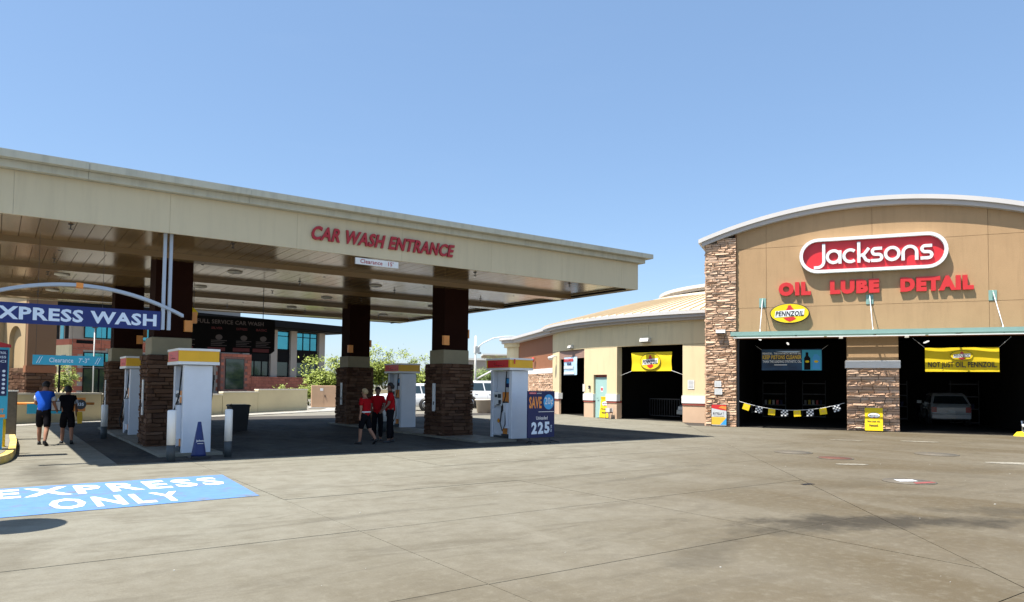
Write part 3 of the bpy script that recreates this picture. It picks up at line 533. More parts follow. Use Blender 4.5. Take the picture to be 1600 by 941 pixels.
t=E('yellow_bollard',(.17,19.3,.158),0,'yellow steel bollard on the kerb island by the kiosk','bollard'); MB().lathe([(.06,0),(.06,.86),(.045,.90),(.001,.91)],16).build('post','yellow',t); MB().lathe([(.09,0),(.09,.012),(.061,.014)],16).build('base_plate','yellow',t)
t=E('barrier_gate',(.0,24.0,0),0,'orange lane barrier arm with blue banner and round sign, behind the walkers','barrier')
MB().bbox(.22,.52,-.15,.15,-.01,1.30,.02).build('cabinet','manhole',t); box('cabinet_lid','offwhite',t,.20,.54,-.17,.17,1.301,1.34)
MB().tube([(.52,-.18,.985),(2.34,-.18,.97)],.035,8).build('arm','orange',t); box('banner','teal_blue',t,.74,1.56,-.235,-.22,.70,.97); text(t,'STOP','letter_pale',1.0,.78,.4,.1,-.238,.03)
box('sign_plate','orange',t,1.76,2.12,-.235,-.22,.76,1.14); disc(2.0,.95,.14,.14,-.242,-.2351,24).build('sign_disc','dark_grey',t); text(t,'335','letter_pale',1.91,.91,.17,.09,-.245,.03)
t=E('round_shadow_caster',(-1.12,9.85,0),0,'unseen round white disc on a post, added to cast the oval shadow below the blue paint','shadow_caster')  # unseen disc added outside the frame to cast the oval ground shadow
MB().tube([(0,0,0),(0,0,2.9)],.035,8).build('post','dark_metal',t); MB().lathe([(.001,2.93),(.46,2.93),(.48,2.96),(.46,2.99),(.001,3.0)],28).build('caster_disc','white',t)
#SECTION3
# ------------------------------------------------------------------ workshop building with the arched roof
wb=E('workshop_building',(A0[0],A0[1],0),-58.5,'tan stucco workshop with arched roof and two dark service bays','building')
UC,RR_,ZP=6.45,18.6,9.20
def zr(u): return ZP-RR_+math.sqrt(RR_*RR_-(u-UC)**2)
UE=2*UC+.0
# piers: cores
box('pier','pale_mortar',wb,.04,1.22,.03,1.3,0,zr(.0)-.36); box('pier','pale_mortar',wb,5.49,7.26,.08,1.0,0,2.46); box('pier','pale_mortar',wb,UE-1.22,UE-.04,.03,1.3,0,zr(UE)-.36)
bud=Budget(296)
p_=wb.children
skip=lambda a,b,z0,z1: a<.84 and b>.44 and z1>3.9 and z0<4.03 and False
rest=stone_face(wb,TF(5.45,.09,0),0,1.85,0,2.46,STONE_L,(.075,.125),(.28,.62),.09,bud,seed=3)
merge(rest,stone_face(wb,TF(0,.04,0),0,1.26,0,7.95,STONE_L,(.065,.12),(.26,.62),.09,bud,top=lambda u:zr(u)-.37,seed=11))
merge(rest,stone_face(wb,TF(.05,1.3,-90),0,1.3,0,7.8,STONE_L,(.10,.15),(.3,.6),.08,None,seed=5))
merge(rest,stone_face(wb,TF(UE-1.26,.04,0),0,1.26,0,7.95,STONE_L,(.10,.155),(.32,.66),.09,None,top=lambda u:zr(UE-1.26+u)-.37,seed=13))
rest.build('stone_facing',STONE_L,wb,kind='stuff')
box('pier_cap','white_trim',wb,5.41,7.34,-.04,.9,2.461,2.75); box('pier_upper','stucco_tan',wb,5.47,7.28,.06,.9,2.751,3.69)
# wall panels above the doors, clipped by the arch
us=[1.265,2.45,6.41,10.3,UE-1.265]; zs=[3.70,4.97,7.46,9.5]
for a,b in zip(us,us[1:]):
    for z0,z1 in zip(zs,zs[1:]):
        g=.006; n=10; top=[(a+g+(b-a-2*g)*k/n,min(z1-g,zr(a+g+(b-a-2*g)*k/n)-.34)) for k in range(n+1)]
        if max(q[1] for q in top)<=z0+.05: continue
        top=[(q[0],max(q[1],z0+g+.01)) for q in top]
        poly=[(a+g,z0+g),(b-g,z0+g)]+list(reversed(top)); MB().prism(poly,.08,.12,'y').build('wall_panel','stucco_tan',wb)
box('reveal','stucco_brown',wb,1.245,1.262,.0,.12,3.7,zr(1.25)-.35)
nn_=24; prof=[(1.2+(UE-2.4)*k/nn_) for k in range(nn_+1)]
MB().prism([(1.2,3.69),(UE-1.2,3.69)]+[(u,zr(u)-.30) for u in reversed(prof)],.122,.5,'y').build('wall_core','stucco_brown',wb)
# roof: arched slab with a two step edge
uu_=[-.27+(UE+.54)*k/40 for k in range(41)]
MB().loft([[(u,-.24,zr(u)-.17),(u,14,zr(u)-.17),(u,14,zr(u)),(u,-.24,zr(u))] for u in uu_]).build('roof','eave_bright',wb)
uv_=[-.14+(UE+.28)*k/40 for k in range(41)]
MB().loft([[(u,-.15,zr(u)-.35),(u,13.9,zr(u)-.35),(u,13.9,zr(u)-.172),(u,-.15,zr(u)-.172)] for u in uv_]).build('roof_trim','eave_metal',wb)
# rear mass
box('side_wall','stucco_tan',wb,.02,.30,1.32,13.8,0,7.55); box('side_wall','stucco_tan',wb,UE-.3,UE-.02,1.32,13.8,0,7.55); box('rear_wall','stucco_tan',wb,.31,UE-.31,13.5,13.8,0,7.55)
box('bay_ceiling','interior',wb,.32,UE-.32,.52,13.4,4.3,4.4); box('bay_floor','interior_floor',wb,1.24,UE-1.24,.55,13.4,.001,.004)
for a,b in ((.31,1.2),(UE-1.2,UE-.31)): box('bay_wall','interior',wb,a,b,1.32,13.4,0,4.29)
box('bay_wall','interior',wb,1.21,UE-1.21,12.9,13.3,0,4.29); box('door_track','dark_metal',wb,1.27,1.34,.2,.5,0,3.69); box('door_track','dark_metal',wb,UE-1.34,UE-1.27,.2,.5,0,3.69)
for u,w_,z in ((1.9,4,3.9),(3.0,8,3.9),(10.3,3.2,3.95),(9.2,8,3.9)): box('tube_lamp','tube_light',wb,u-.04,u+.04,w_-.7,w_+.7,z,z+.05)
# shelving and clutter inside the bays
for u,w_ in ((2.2,10.5),(4.2,12.2),(8.2,12.2),(10.9,9)):
    b=MB()
    for z in (.05,.7,1.3,1.9): b.box(u-.6,u+.6,w_,w_+.5,z,z+.05)
    for du_ in (-.6,.57): b.box(u+du_,u+du_+.03,w_,w_+.03,0,2.1)
    o=b.build('tool_rack','dark_metal',wb)
    for k in range(5): box('oil_bottle',('grey','yellow','offwhite','red','navy')[k],o,u-.5+k*.2,u-.38+k*.2,w_+.1,w_+.25,.751,1.0)
# awning
aw=E('louvre_awning',(0,0,0),label='pale green louvred metal awning running over both service bays'); aw.parent=wb
U0,U1=1.18,UE-1.18
box('front_beam','awning_green',aw,U0,U1,-1.52,-1.40,3.70,3.86)
box('end_beam','awning_green',aw,U0,U0+.08,-1.399,.0,3.72,3.84); box('end_beam','awning_green',aw,U1-.08,U1,-1.399,.0,3.72,3.84); box('rear_beam','awning_green',aw,U0+.09,U1-.09,-.08,-.0,3.72,3.84)
for k in range(8):
    y=-1.30+.155*k; box('slat','awning_green',aw,U0+.085,U1-.085,y,y+.100,3.765,3.780)
for u in (3.6,6.42,9.2): box('purlin','awning_green',aw,u-.03,u+.03,-1.399,-.081,3.70,3.76)
for a,b in ((1.30,4.62),(4.72,8.0),(8.1,UE-1.3)): box('gutter','white_trim',aw,a,b,-1.60,-1.565,3.60,3.632)
for u in (2.30,6.30,10.41):
    box('bracket_plate','awning_green',aw,u-.13,u+.13,.055,.079,4.98,5.36); MB().prism([(.05,5.02),(.05,5.36),(-.06,5.26)],u-.015,u+.015,'x').build('gusset','awning_green',aw)
    MB().tube([(u,-.03,5.27),(u,-1.45,3.93)],.016,6).build('tie_rod','white',aw); MB().prism([(-1.5,3.861),(-1.40,3.861),(-1.44,3.96)],u-.015,u+.015,'x').build('rod_lug','white',aw)
for u in (5.25,7.55): box('small_lamp','offwhite',aw,u-.07,u+.07,-.2,-.09,3.62,3.70)
def wall_lamp(parent,u,z,y=0,label=None,s=1.):
    t=E('wall_lamp',(u,y,z),parent=None)
    o=MB().loft([[(a*.19*s,b,c) for a,b,c in ((-1,0,0),(1,0,0),(1,0,.17*s),(-1,0,.17*s))],[(a*.19*s,b,c) for a,b,c in ((-1,-.22*s,.03*s),(1,-.22*s,.03*s),(1,-.17*s,.16*s),(-1,-.17*s,.16*s))]]).build('housing','offwhite',t)
    MB().box(-.17*s,.17*s,-.2*s,-.02,-.006,.0).build('lens','grey',t); return t
def onwb(t,u,y,z): t.location=BW(u,y,z); t.rotation_euler=(0,0,ua); return t
t=wall_lamp(None,0,0); onwb(t,.64,-.06,3.90); tag(t,'box shaped wall lamp on the stone pier left of the awning','wall lamp')
for u,z,s,lb in ((.45,1.66,.15,'upper small white notice pasted on the left stone pier'),(.47,1.34,.19,'lower small white notice pasted on the left stone pier')):
    t=onwb(E('notice',(0,0,0),0,lb,'notice'),u,-.075,z); box('sheet','white',t,-s/2,s/2+.12,-.006,0,0,.25); bars([(-s/2+.02,s/2+.09,.2-.05*k,.215-.05*k) for k in range(4)],-.0065,.001).build('small_print','grey',t)
# Jacksons sign -------------------------------------------------------
t=onwb(E('jacksons_sign',(0,0,0),0,'large red pill shaped sign with white Jacksons lettering on the gable','sign'),3.74,.075,6.27)
def pill(x0,x1,z0,z1,n=14):
    r=(z1-z0)/2; zc=(z0+z1)/2; return [(x1-r+r*math.sin(PI*k/n),zc-r*math.cos(PI*k/n)) for k in range(n+1)]+[(x0+r-r*math.sin(PI*k/n),zc+r*math.cos(PI*k/n)) for k in range(n+1)]
SW,SH=5.24,1.40
o=pill(0,SW,0,SH); i_=pill(.125,SW-.125,.125,SH-.125); m=MB()
m.loft([[(x,0,z) for x,z in o],[(x,-.25,z) for x,z in o],[(x,-.25,z) for x,z in i_],[(x,-.02,z) for x,z in i_]],cap=(False,False)); m.build('rim','white',t)
MB().prism(i_,-.10,-.0,'y').build('face','sign_red',t)
def ribbon(pts,wd,closed=False):
    """flat stroke of constant width along a centre line"""
    L=[];Rg=[]; n=len(pts)
    for k in range(n):
        if closed: a=Vector(pts[(k-1)%n]); b=Vector(pts[(k+1)%n])
        else: a=Vector(pts[max(k-1,0)]); b=Vector(pts[min(k+1,n-1)])
        d=(b-a).normalized(); q=Vector((-d.y,d.x))*wd/2; p=Vector(pts[k]); L.append(p+q); Rg.append(p-q)
    return L,Rg
def stroke(m,pts,wd,y0,y1,closed=False):
    L,Q=ribbon(pts,wd,closed); rings=[[(l.x,y0,l.y),(l.x,y1,l.y),(q.x,y1,q.y),(q.x,y0,q.y)] for l,q in zip(L,Q)]
    if closed: rings.append(rings[0])
    m.loft(rings,cap=(not closed,not closed))
def arcp(cx,cz,r,a0,a1,n=10,rz=None): rz=rz or r; return [(cx+r*math.cos(R(a0+(a1-a0)*k/n)),cz+rz*math.sin(R(a0+(a1-a0)*k/n))) for k in range(n+1)]
lw=.105; y0,y1=-.101,-.20; r=.215; bz=.42; x=.62
def letter(strokes):
    m=MB()
    for s_ in strokes: stroke(m,s_[0],lw,y0-.0005*len(m.v)/100,y1-.0005*(len(m.v)%7),s_[1] if len(s_)>1 else False)
    m.build('letter','white',t)
xh=.43; zc=bz+r
letter([([(x-.10,bz-.16)]+[(x+.02,bz-.16)]+arcp(x+.02,bz+.06,.22,-90,0,8)+[(x+.24,bz+.70)],)])            # J
x=.62+.36
letter([(arcp(x+r,zc,r,0,360,22)[:-1],True),([(x+2*r,bz-.05),(x+2*r,bz+2*r)],)]); x+=.56                     # a
letter([(arcp(x+r,zc,r,48,312,16),)]); x+=.50                                                                # c
letter([([(x,bz-.05),(x,bz+.70)],),([(x+.03,zc-.02),(x+.17,zc+.03),(x+.33,bz+2*r+.03)],),([(x+.12,zc+.02),(x+.24,bz+.03),(x+.37,bz-.02)],)]); x+=.40  # k
sp_=lambda x:[(x+.36,bz+2*r-.005),(x+.15,bz+2*r-.005)]+arcp(x+.15,bz+r*1.5,r*.5,90,270,8)[1:]+[(x+.22,zc)]+arcp(x+.24,bz+r*.5,r*.5,90,-90,8)[1:]+[(x+.0,bz)]
letter([(sp_(x),)]); x+=.47                                                                                  # s
letter([(arcp(x+r,zc,r,0,360,22)[:-1],True)]); x+=.56                                                        # o
letter([([(x,bz-.05),(x,bz+r)]+arcp(x+r,bz+r+.005,r,180,0,12)+[(x+2*r,bz-.05)],)]); x+=.55                   # n
letter([(sp_(x),)])
SX=(SW-.52-.50)/(x+.36-.52+.05)   # stretch the word to the sign
for c in t.children:
    if c.name.startswith('letter'):
        c.data.transform(Matrix.Translation((.52,0,0))@Matrix.Diagonal((SX,1,1.10,1))@Matrix.Translation((-.50,0,-.05)))
for word,u0,u1 in (('OIL',2.93,4.16),('LUBE',4.87,6.64),('DETAIL',7.37,9.80)):
    t=onwb(E('wall_lettering',(0,0,0),0,'red raised letters reading %s on the tan wall under the pill sign'%word,'lettering','red channel letters on the gable'),u0,.078,5.41); letters(t,word,'red',0,0,u1-u0,.56,0,.075,.12,0)
t=onwb(E('oval_sign',(0,0,0),0,'yellow oval PENNZOIL sign on the wall above the left service bay','sign'),3.35,-.08,4.69)
MB().lathe([(.001,0),(1,0),(1,.14)],48,ax='y').build('shell','black',t); t.children[0].data.transform(Matrix.Diagonal((.76,1,.42,1)))
emblem(t,0,0,1.50,.82,-.0)
# posters, banners, flags ---------------------------------------------
def cloth(W,H,mat,parent,name='cloth',nx=24,nz=10,amp=.03,sag=.0,seed=0,skew=0.):
    v=[];f=[]
    for j in range(nz+1):
        for i in range(nx+1):
            a=i/nx;b=j/nz; v.append((a*W+skew*math.sin(b*PI)*(1-2*a),-amp*math.sin(a*9+b*3+seed)*(.4+b)-amp*.8*math.cos(b*7+a*2+seed),b*H-sag*math.sin(a*PI)*b))
    for j in range(nz):
        for i in range(nx): k=j*(nx+1)+i; f.append((k,k+1,k+nx+2,k+nx+1))
    me=bpy.data.meshes.new(name); me.from_pydata(v,[],f); me.materials.append(MT[mat]); me.polygons.foreach_set('use_smooth',[True]*len(f)); return link(name,me,parent)
t=onwb(E('banner',(0,0,0),0,'yellow banner reading NOT JUST OIL, PENNZOIL in the right service bay','banner'),8.17,-.02,2.32)
cloth(2.40,.91,'banner_yellow',t,amp=.012,nx=40,nz=16); emblem(t,1.2,.60,.74,.40,-.035); text(t,'NOT JUST OIL, PENNZOIL.','ink',.10,.10,2.22,.27,-.04,.02)
for x in (0,2.4): MB().tube([(x,0,.91),(x+(-.4 if x<1 else .4),.1,1.3)],.006,5).build('rope','white',t)
t=onwb(E('banner',(0,0,0),0,'dark blue banner reading KEEP PISTONS CLEANER hanging in the left bay','banner'),2.22,.62,2.38)
cloth(2.34,.88,'banner_navy',t,amp=.012,nx=30,nz=12)
text(t,'PENNZOIL.  THE SYNTHETIC MOTOR OIL','white',.04,.66,1.5,.08,-.035,.03); text(t,'KEEP PISTONS CLEANER','poster_gold',.04,.46,1.52,.17,-.035,.028); text(t,'THAN THE LEADING SYNTHETIC OIL.','white',.04,.31,1.52,.11,-.035,.02)
bars([(.5,1.0,.21,.24)],-.034).build('small_print','white',t)
MB().prism([(1.66,.02),(1.9,.02),(1.9,.50),(1.82,.60),(1.82,.74),(1.72,.74),(1.72,.60),(1.66,.5)],-.04,-.032,'y').build('bottle_picture','office_dark',t); MB().prism([(1.98,.04),(2.26,.04),(2.26,.56),(2.16,.66),(2.04,.66),(1.98,.5)],-.04,-.032,'y').build('bottle_picture','sky_print',t)
MB().prism([(.55,.80),(1.55,.80),(1.4,.74),(.9,.75)],-.034,-.031,'y').build('sky_picture','banner_pale',t); MB().prism([(1.58,.0),(2.32,.0),(2.32,.84),(1.58,.84)],-.031,-.029,'y').build('blue_picture','teal_blue',t)
for cx in (1.78,2.12): disc(cx,.36,.08,.05,-.044,-.0401,16).build('bottle_label','banner_yellow',t)
for x in (.0,2.34): MB().tube([(x,0,.86),(x+(-.25 if x<1 else .25),.0,1.05)],.006,5).build('rope','white',t)
# pennants: a string with eight flags
t=onwb(E('pennant_string',(0,0,0),0,'sagging string of yellow and chequered pennants across the left bay','bunting'),1.36,.05,0)
L_=4.0; zz=lambda x:.74+.33*((x-L_/2)/(L_/2))**2+.0
MB().tube([(L_*k/20,0,zz(L_*k/20)) for k in range(21)],.009,5).build('string','white',t)
for k in range(8):
    x=.20+k*.478; W=.27; a=math.atan2(zz(x+W)-zz(x),W); H_=.26
    T=Matrix.Translation((x,-.012,zz(x)))@Matrix.Rotation(-a+rnd.uniform(-.08,.08),4,'Y')
    if k%2==0:
        me=MB().box(0,W,-.004,.004,-H_,-.01).mesh('pennant',MT['banner_yellow']); me.transform(T); o=link('pennant',me,t)
        b=disc(W/2,-.13,.07,.04,-.008,-.0041,14).mesh('badge',MT['poster_gold']); b.transform(T); link('badge',b,o)
    else:
        me=MB().box(0,W,-.004,.004,-H_,-.01).mesh('pennant',MT['white']); me.transform(T); o=link('pennant',me,t); b=MB()
        for i in range(4):
            for j in range(4):
                if (i+j)%2: b.box(i*W/4,(i+1)*W/4,-.0075,-.0041,-H_+j*.25*(H_-.01),-H_+(j+1)*.25*(H_-.01))
        b=b.mesh('chequers',MT['ink']); b.transform(T); link('chequers',b,o)
# posters
t=onwb(E('oil_poster',(0,0,0),0,'Rotella T poster board leaning on the base of the left stone pier','poster'),.27,-.17,.03)
MB().bbox(-.02,.62,-.03,.02,-.03,.90,.008).build('frame','black',t); box('sheet','poster_grey',t,0,.60,-.036,-.0301,.02,.88)
MB().prism([(.0,.74),(.20,.70),(.42,.66),(.60,.64),(.60,.88),(.0,.88)],-.039,-.0361,'y').build('flame_print','red',t); MB().prism([(.28,.76),(.6,.68),(.6,.82),(.4,.84)],-.041,-.0391,'y').build('flame_print','orange',t)
MB().prism([(.0,.05),(.33,.05),(.58,.32),(.52,.37),(.0,.37)],-.039,-.0361,'y').build('gold_print','poster_gold',t); MB().prism([(.36,.05),(.60,.05),(.60,.34)],-.041,-.0361,'y').build('blue_print','sky_print',t)
text(t,'ROTELLA T','ink',.06,.46,.44,.10,-.0365,.05); bars([(.08,.5,.40,.415)],-.0365).build('small_print','ink',t)
def aframe(loc,rz,label,w_=.62,h=.92):
    t=E('sandwich_board',loc,rz,label,'sandwich board','yellow sandwich boards')
    T=Matrix.Rotation(R(-9),4,'X')
    for s in (0,1):
        me=MB().bbox(0,w_,-.012,.012,.04,h,.006).mesh('board',MT['banner_yellow']); me.transform((Matrix.Translation((0,.30,0)) if s else Matrix())@(Matrix.Rotation(R(9),4,'X') if s else T)); o=link('board',me,t)
        if s==0:
            e_=E('print',(0,0,0),parent=o); e_.matrix_local=T@Matrix.Translation((0,-.0135,0)); 
            # print pieces are joined straight onto the board
            bpy.data.objects.remove(e_)
            for mesh,mat in ((disc(w_/2,h*.68,w_*.36,h*.12,-.016,-.0125,30),'ink'),(disc(w_/2,h*.68,w_*.33,h*.10,-.02,-.0161,30),'white'),(MB().prism([(w_*.4,h*.56),(w_*.6,h*.59),(w_*.5,h*.62)],-.023,-.0201,'y'),'red')):
                q=mesh.mesh('badge',MT[mat]); q.transform(T); link('badge',q,o)
            for body,x,z,ww,hh in (('PENNZOIL',w_*.23,h*.65,w_*.54,h*.05),('Not just oil,',w_*.14,h*.38,w_*.70,h*.09),('Pennzoil.',w_*.24,h*.22,w_*.50,h*.09)):
                q=text_mesh(body,ww,hh,.04); q.transform(T@Matrix.Translation((x,-.024,z))@Matrix(((1,0,0,0),(0,0,-1,0),(0,1,0,0),(0,0,0,1)))); q.materials.append(MT['ink']); link('lettering',q,o)
    for x in (.03,w_-.03): MB().box(x-.02,x+.02,-.16,.46,0,.03).build('foot','black',t)
    return t
aframe(BW(6.06,-.52,0),-58.5,'yellow Pennzoil board standing before the stone pier between the bays')
# checkered sponsor object at the far right edge
t=onwb(E('racing_flag_stand',(0,0,0),0,'crumpled chequered and yellow flag on a stand at the right edge','flag'),11.15,-.35,0)
cloth(.55,.42,'white',t,nx=10,nz=8,amp=.06,seed=2).location=(.0,0,.12)
b=MB()
for i in range(5):
    for j in range(4):
        if (i+j)%2: b.box(i*.11,(i+1)*.11,-.10,-.095,.12+j*.105,.12+(j+1)*.105)
b.build('chequers','ink',t); MB().loft([[(-.28,-.15,0),(.1,-.2,0),(.12,.1,0),(-.25,.12,0)],[(-.16,-.05,.15),(.0,-.06,.17),(.02,.02,.16),(-.12,.03,.14)]]).build('yellow_cloth','banner_yellow',t); MB().tube([(.1,.05,0),(.3,.05,1.3)],.015,6).build('pole','steel',t)
#SECTION4
# ------------------------------------------------------------------ rotunda
RC=(40.5,26.8); RR=15.0
rb=E('round_building',(RC[0],RC[1],0),0,'cream round building with curved eave and tan ribbed roof beside the workshop','building')
def pol(r,a): return (r*math.cos(R(a)),r*math.sin(R(a)))
def arcwall(m,ro,ri,a0,a1,z0,z1,z1b=None):
    n=max(1,int(abs(a1-a0)/1.2)); rings=[]
    for k in range(n+1):
        a=a0+(a1-a0)*k/n; o=pol(ro,a); i=pol(ri,a); rings.append([(o[0],o[1],z0),(o[0],o[1],z1),(i[0],i[1],z1),(i[0],i[1],z0)])
    return m.loft(rings)
def bis(me,parent_loc=RC,lim=-.03):
    bm=bmesh.new(); bm.from_mesh(me); g=list(bm.verts)+list(bm.edges)+list(bm.faces)
    bmesh.ops.bisect_plane(bm,geom=g,plane_co=(A0[0]-parent_loc[0]+UX[0]*lim,A0[1]-parent_loc[1]+UX[1]*lim,0),plane_no=(UX[0],UX[1],0),clear_outer=True)
    bm.to_mesh(me); bm.free(); return me
OP1=(157.8,170.6); DR=(174.0,178.2); OP2=(181.0,195.7); AE=203.0; AS=143.0
ga_=.04
def wp(a0,a1,z0,z1,mat='rot_cream',ro=RR,ri=RR-.35,name='wall_panel'):
    me=arcwall(MB(),ro,ri,a0,a1,z0,z1).mesh(name,MT[mat]); return link(name,bis(me),rb)
ZT=4.75
for a0,a1,z0 in ((AS,OP1[0],0),(OP1[1],DR[0],0),(DR[1],OP2[0],0),(OP2[1],AE,0)):
    ri=RR-.12 if a0==AS else RR-.35
    wp(a0+(.0),a1,.93,3.63,ri=ri); wp(a0,a1,0,.80,'peach',ri=ri); wp(a0,a1,.801,.895,'trim_red',RR+.03,ri); wp(a0-(.12 if a0!=AS else 0),a1+.12,.896,1.24,'white_trim',RR+.05,RR-.2,'belt_course')
for a0,a1 in ((AS,157.2),(157.24,OP1[0]+3.2),(OP1[0]+3.24,171.5),(171.54,179.6),(179.64,188.6),(188.64,AE)): wp(a0,a1,3.645,ZT)
wp(DR[0],DR[1],2.24,3.63)
for a0,a1,a_ in ((OP1[0],OP1[1],1),(OP2[0],OP2[1],2)):   # reveals
    pass
# door
am=(DR[0]+DR[1])/2; d=E('door',(*pol(RR-.12,am),0),am+90,parent=rb)
box('leaf','teal_door',d,-.52,.52,.0,.05,0,2.10); box('frame','trim_red',d,-.54,.54,.03,.08,2.11,2.23); box('warning_sticker','white',d,-.08,.12,-.006,-.001,1.35,1.62); box('sticker_print','red',d,-.05,.09,-.010,-.0061,1.42,1.56); MB().tube([(-.33,-.06,1.02),(-.22,-.06,1.02)],.015,6).build('handle','dark_metal',d)
# roof
me=arcwall(MB(),RR+.62,RR-.5,AS-3,AE+2,5.0,5.14).mesh('eave_cap',MT['eave_bright']); link('eave_cap',bis(me),rb)
me=arcwall(MB(),RR+.50,RR-.5,AS-3,AE+2,4.86,4.999).mesh('eave_band',MT['eave_metal']); link('eave_band',bis(me),rb)
me=arcwall(MB(),RR+.30,RR-.36,AS-2,AE+2,4.752,4.859).mesh('eave_soffit',MT['eave_metal']); link('eave_soffit',bis(me),rb)
a=AS-6.; 
def zc_(r):
    k=[(15.6,5.15),(11.,6.40),(9.,6.90),(7.3,7.08)]
    for (a,b),(c,d_) in zip(k,k[1:]):
        if r>=c: return b+(d_-b)*(a-r)/(a-c)
    return 7.08
while a<214:
    a2=a+1.9; m=MB(); g=.03
    for r0,r1 in ((RR+.55,11.),(11.,9.),(9.,7.3)):
        q=[pol(r0,a+g),pol(r0,a2-g),pol(r1,a2-g),pol(r1,a+g)]; z=[zc_(r0),zc_(r0),zc_(r1),zc_(r1)]
        m.quad(*[(p[0],p[1],zz_) for p,zz_ in zip(q,z)])
    o1,o2,o3=pol(RR+.55,a),pol(11.,a),pol(7.3,a); tx,ty=-math.sin(R(a))*.02,math.cos(R(a))*.02
    m.loft([[(o[0]-tx,o[1]-ty,z-.01),(o[0]+tx,o[1]+ty,z-.01),(o[0]+tx,o[1]+ty,z+.06),(o[0]-tx,o[1]-ty,z+.022)] for o,z in ((o1,zc_(RR+.55)),(o2,zc_(11.)),(o3,zc_(7.31)))])
    me=m.mesh('roof_panel',MT['roof_tan']); me=bis(me)
    if len(me.polygons): link('roof_panel',me,rb)
    a=a2
for nm,ro,z0,z1,mat in (('drum_wall',7.3,6.95,7.22,'roof_tan'),('drum_cornice',7.75,7.221,7.34,'eave_metal'),('drum_cap',7.95,7.341,7.52,'eave_bright')):
    n=60; me=MB().prism([pol(ro,6*k) for k in range(n)],z0,z1).mesh(nm,MT[mat]); me=bis(me); 
    bm=bmesh.new(); bm.from_mesh(me); bmesh.ops.holes_fill(bm,edges=bm.edges); bm.to_mesh(me); bm.free(); link(nm,me,rb)
# interior ring
def dk(ro,ri,a0,a1,z0,z1,mat='interior',nm='bay_wall'):
    me=arcwall(MB(),ro,ri,a0,a1,z0,z1).mesh(nm,MT[mat]); link(nm,bis(me,lim=-.35),rb)
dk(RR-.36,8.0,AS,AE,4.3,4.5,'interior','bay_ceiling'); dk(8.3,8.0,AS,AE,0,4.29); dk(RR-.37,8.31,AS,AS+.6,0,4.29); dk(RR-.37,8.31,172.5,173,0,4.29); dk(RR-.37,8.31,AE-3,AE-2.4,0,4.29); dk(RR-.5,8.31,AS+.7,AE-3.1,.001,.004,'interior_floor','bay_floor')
# coil door of the small opening with its cloth banner
am=sum(OP1)/2; hw=RR*math.sin(R((OP1[1]-OP1[0])/2))
d=E('coil_door',(*pol(RR-.13,am),0),am+90,parent=rb); 
for k in range(9): box('slat','coil_door',d,-hw+.02,hw-.02,-.01+(k%2)*.004,.03,3.62-.05*(k+1)+.003,3.62-.05*k)
wlb=E('banner',(RC[0]+pol(RR-.04,am)[0],RC[1]+pol(RR-.04,am)[1],2.25),am+90,'pale white and blue banner in the small round building bay','banner')
cloth(1.7,1.0,'banner_pale',wlb,amp=.01).location=(-.85,0,0)
rows=[(-.80+.16*k,-.69+.16*k,.75,.92) for k in range(8)]; bars(rows,-.035).build('red_print','red',wlb); bars([(-.80+.14*k,-.70+.14*k,.35,.52) for k in range(9)],-.035).build('white_print','white',wlb); bars([(-.78+.2*k,-.65+.2*k,.56,.70) for k in range(2,5)],-.035).build('blue_print','navy',wlb); bars([(-.8,.55,.05,.16)],-.035).build('white_print','white',wlb)
# chord of the big opening
J1,J2=pol(RR-.1,OP2[0]),pol(RR-.1,OP2[1]); ch=math.atan2(J2[1]-J1[1],J2[0]-J1[0]); CL=math.hypot(J2[0]-J1[0],J2[1]-J1[1])
t=E('banner',(RC[0]+J1[0],RC[1]+J1[1],2.40),math.degrees(ch),'rumpled yellow PENNZOIL banner in the large round building bay','banner')
cloth(2.35,.92,'banner_yellow',t,nx=40,nz=16,amp=.018,skew=.03).location=(.82,0,0); emblem(t,.82+1.15,.46,1.2,.80,-.045)
for a,b in (((.86,0,.02),(.05,.1,-.22)),((3.15,0,.02),(CL-.03,.1,-.2))): MB().tube([a,b],.01,5).build('rope','white',t)
t=E('bay_railing',(RC[0]+J1[0],RC[1]+J1[1],0),math.degrees(ch),'grey metal railing inside the large bay of the round building','railing')
b=MB(); b.box(.5,2.3,2.0,2.04,1.0,1.05); b.box(.5,2.3,2.0,2.04,.15,.19); b.build('rails','dark_metal',t)
for k in range(13): MB().box(.5+k*.148,.52+k*.148,2.0,2.03,.191,.999).build('baluster','dark_metal',t)
def onrot(t,a,z,r=RR): q=pol(r,a); t.location=(RC[0]+q[0],RC[1]+q[1],z); t.rotation_euler=(0,0,R(a+90)); return t
tag(onrot(wall_lamp(None,0,0),165.3,3.72,RR),'box wall lamp above the small bay of the round building','wall lamp'); tag(onrot(wall_lamp(None,0,0,s=1.3),188.3,3.78,RR),'box wall lamp above the large bay of the round building','wall lamp')
t=onrot(E('notice',(0,0,0),0,'small white notice right of the large round building bay','notice'),197.3,1.55,RR+.01); box('sheet','white',t,-.16,.16,-.008,0,0,.42); bars([(-.12,.12,.36-.06*k,.385-.06*k) for k in range(6)],-.009,.001).build('small_print','grey',t)
t=onrot(E('notice',(0,0,0),0,'faint white notice between the small bay and the teal door','notice'),170.6,1.35,RR+.01); box('sheet','offwhite',t,-.12,.12,-.008,0,0,.40)
t=onrot(E('door_keypad',(0,0,0),0,'small black key box on the wall left of the teal door','key box'),172.8,1.5,RR+.01); MB().bbox(-.06,.06,-.08,0,0,.17,.01).build('case','black',t); box('button','grey',t,-.03,.03,-.085,-.0801,.05,.11)
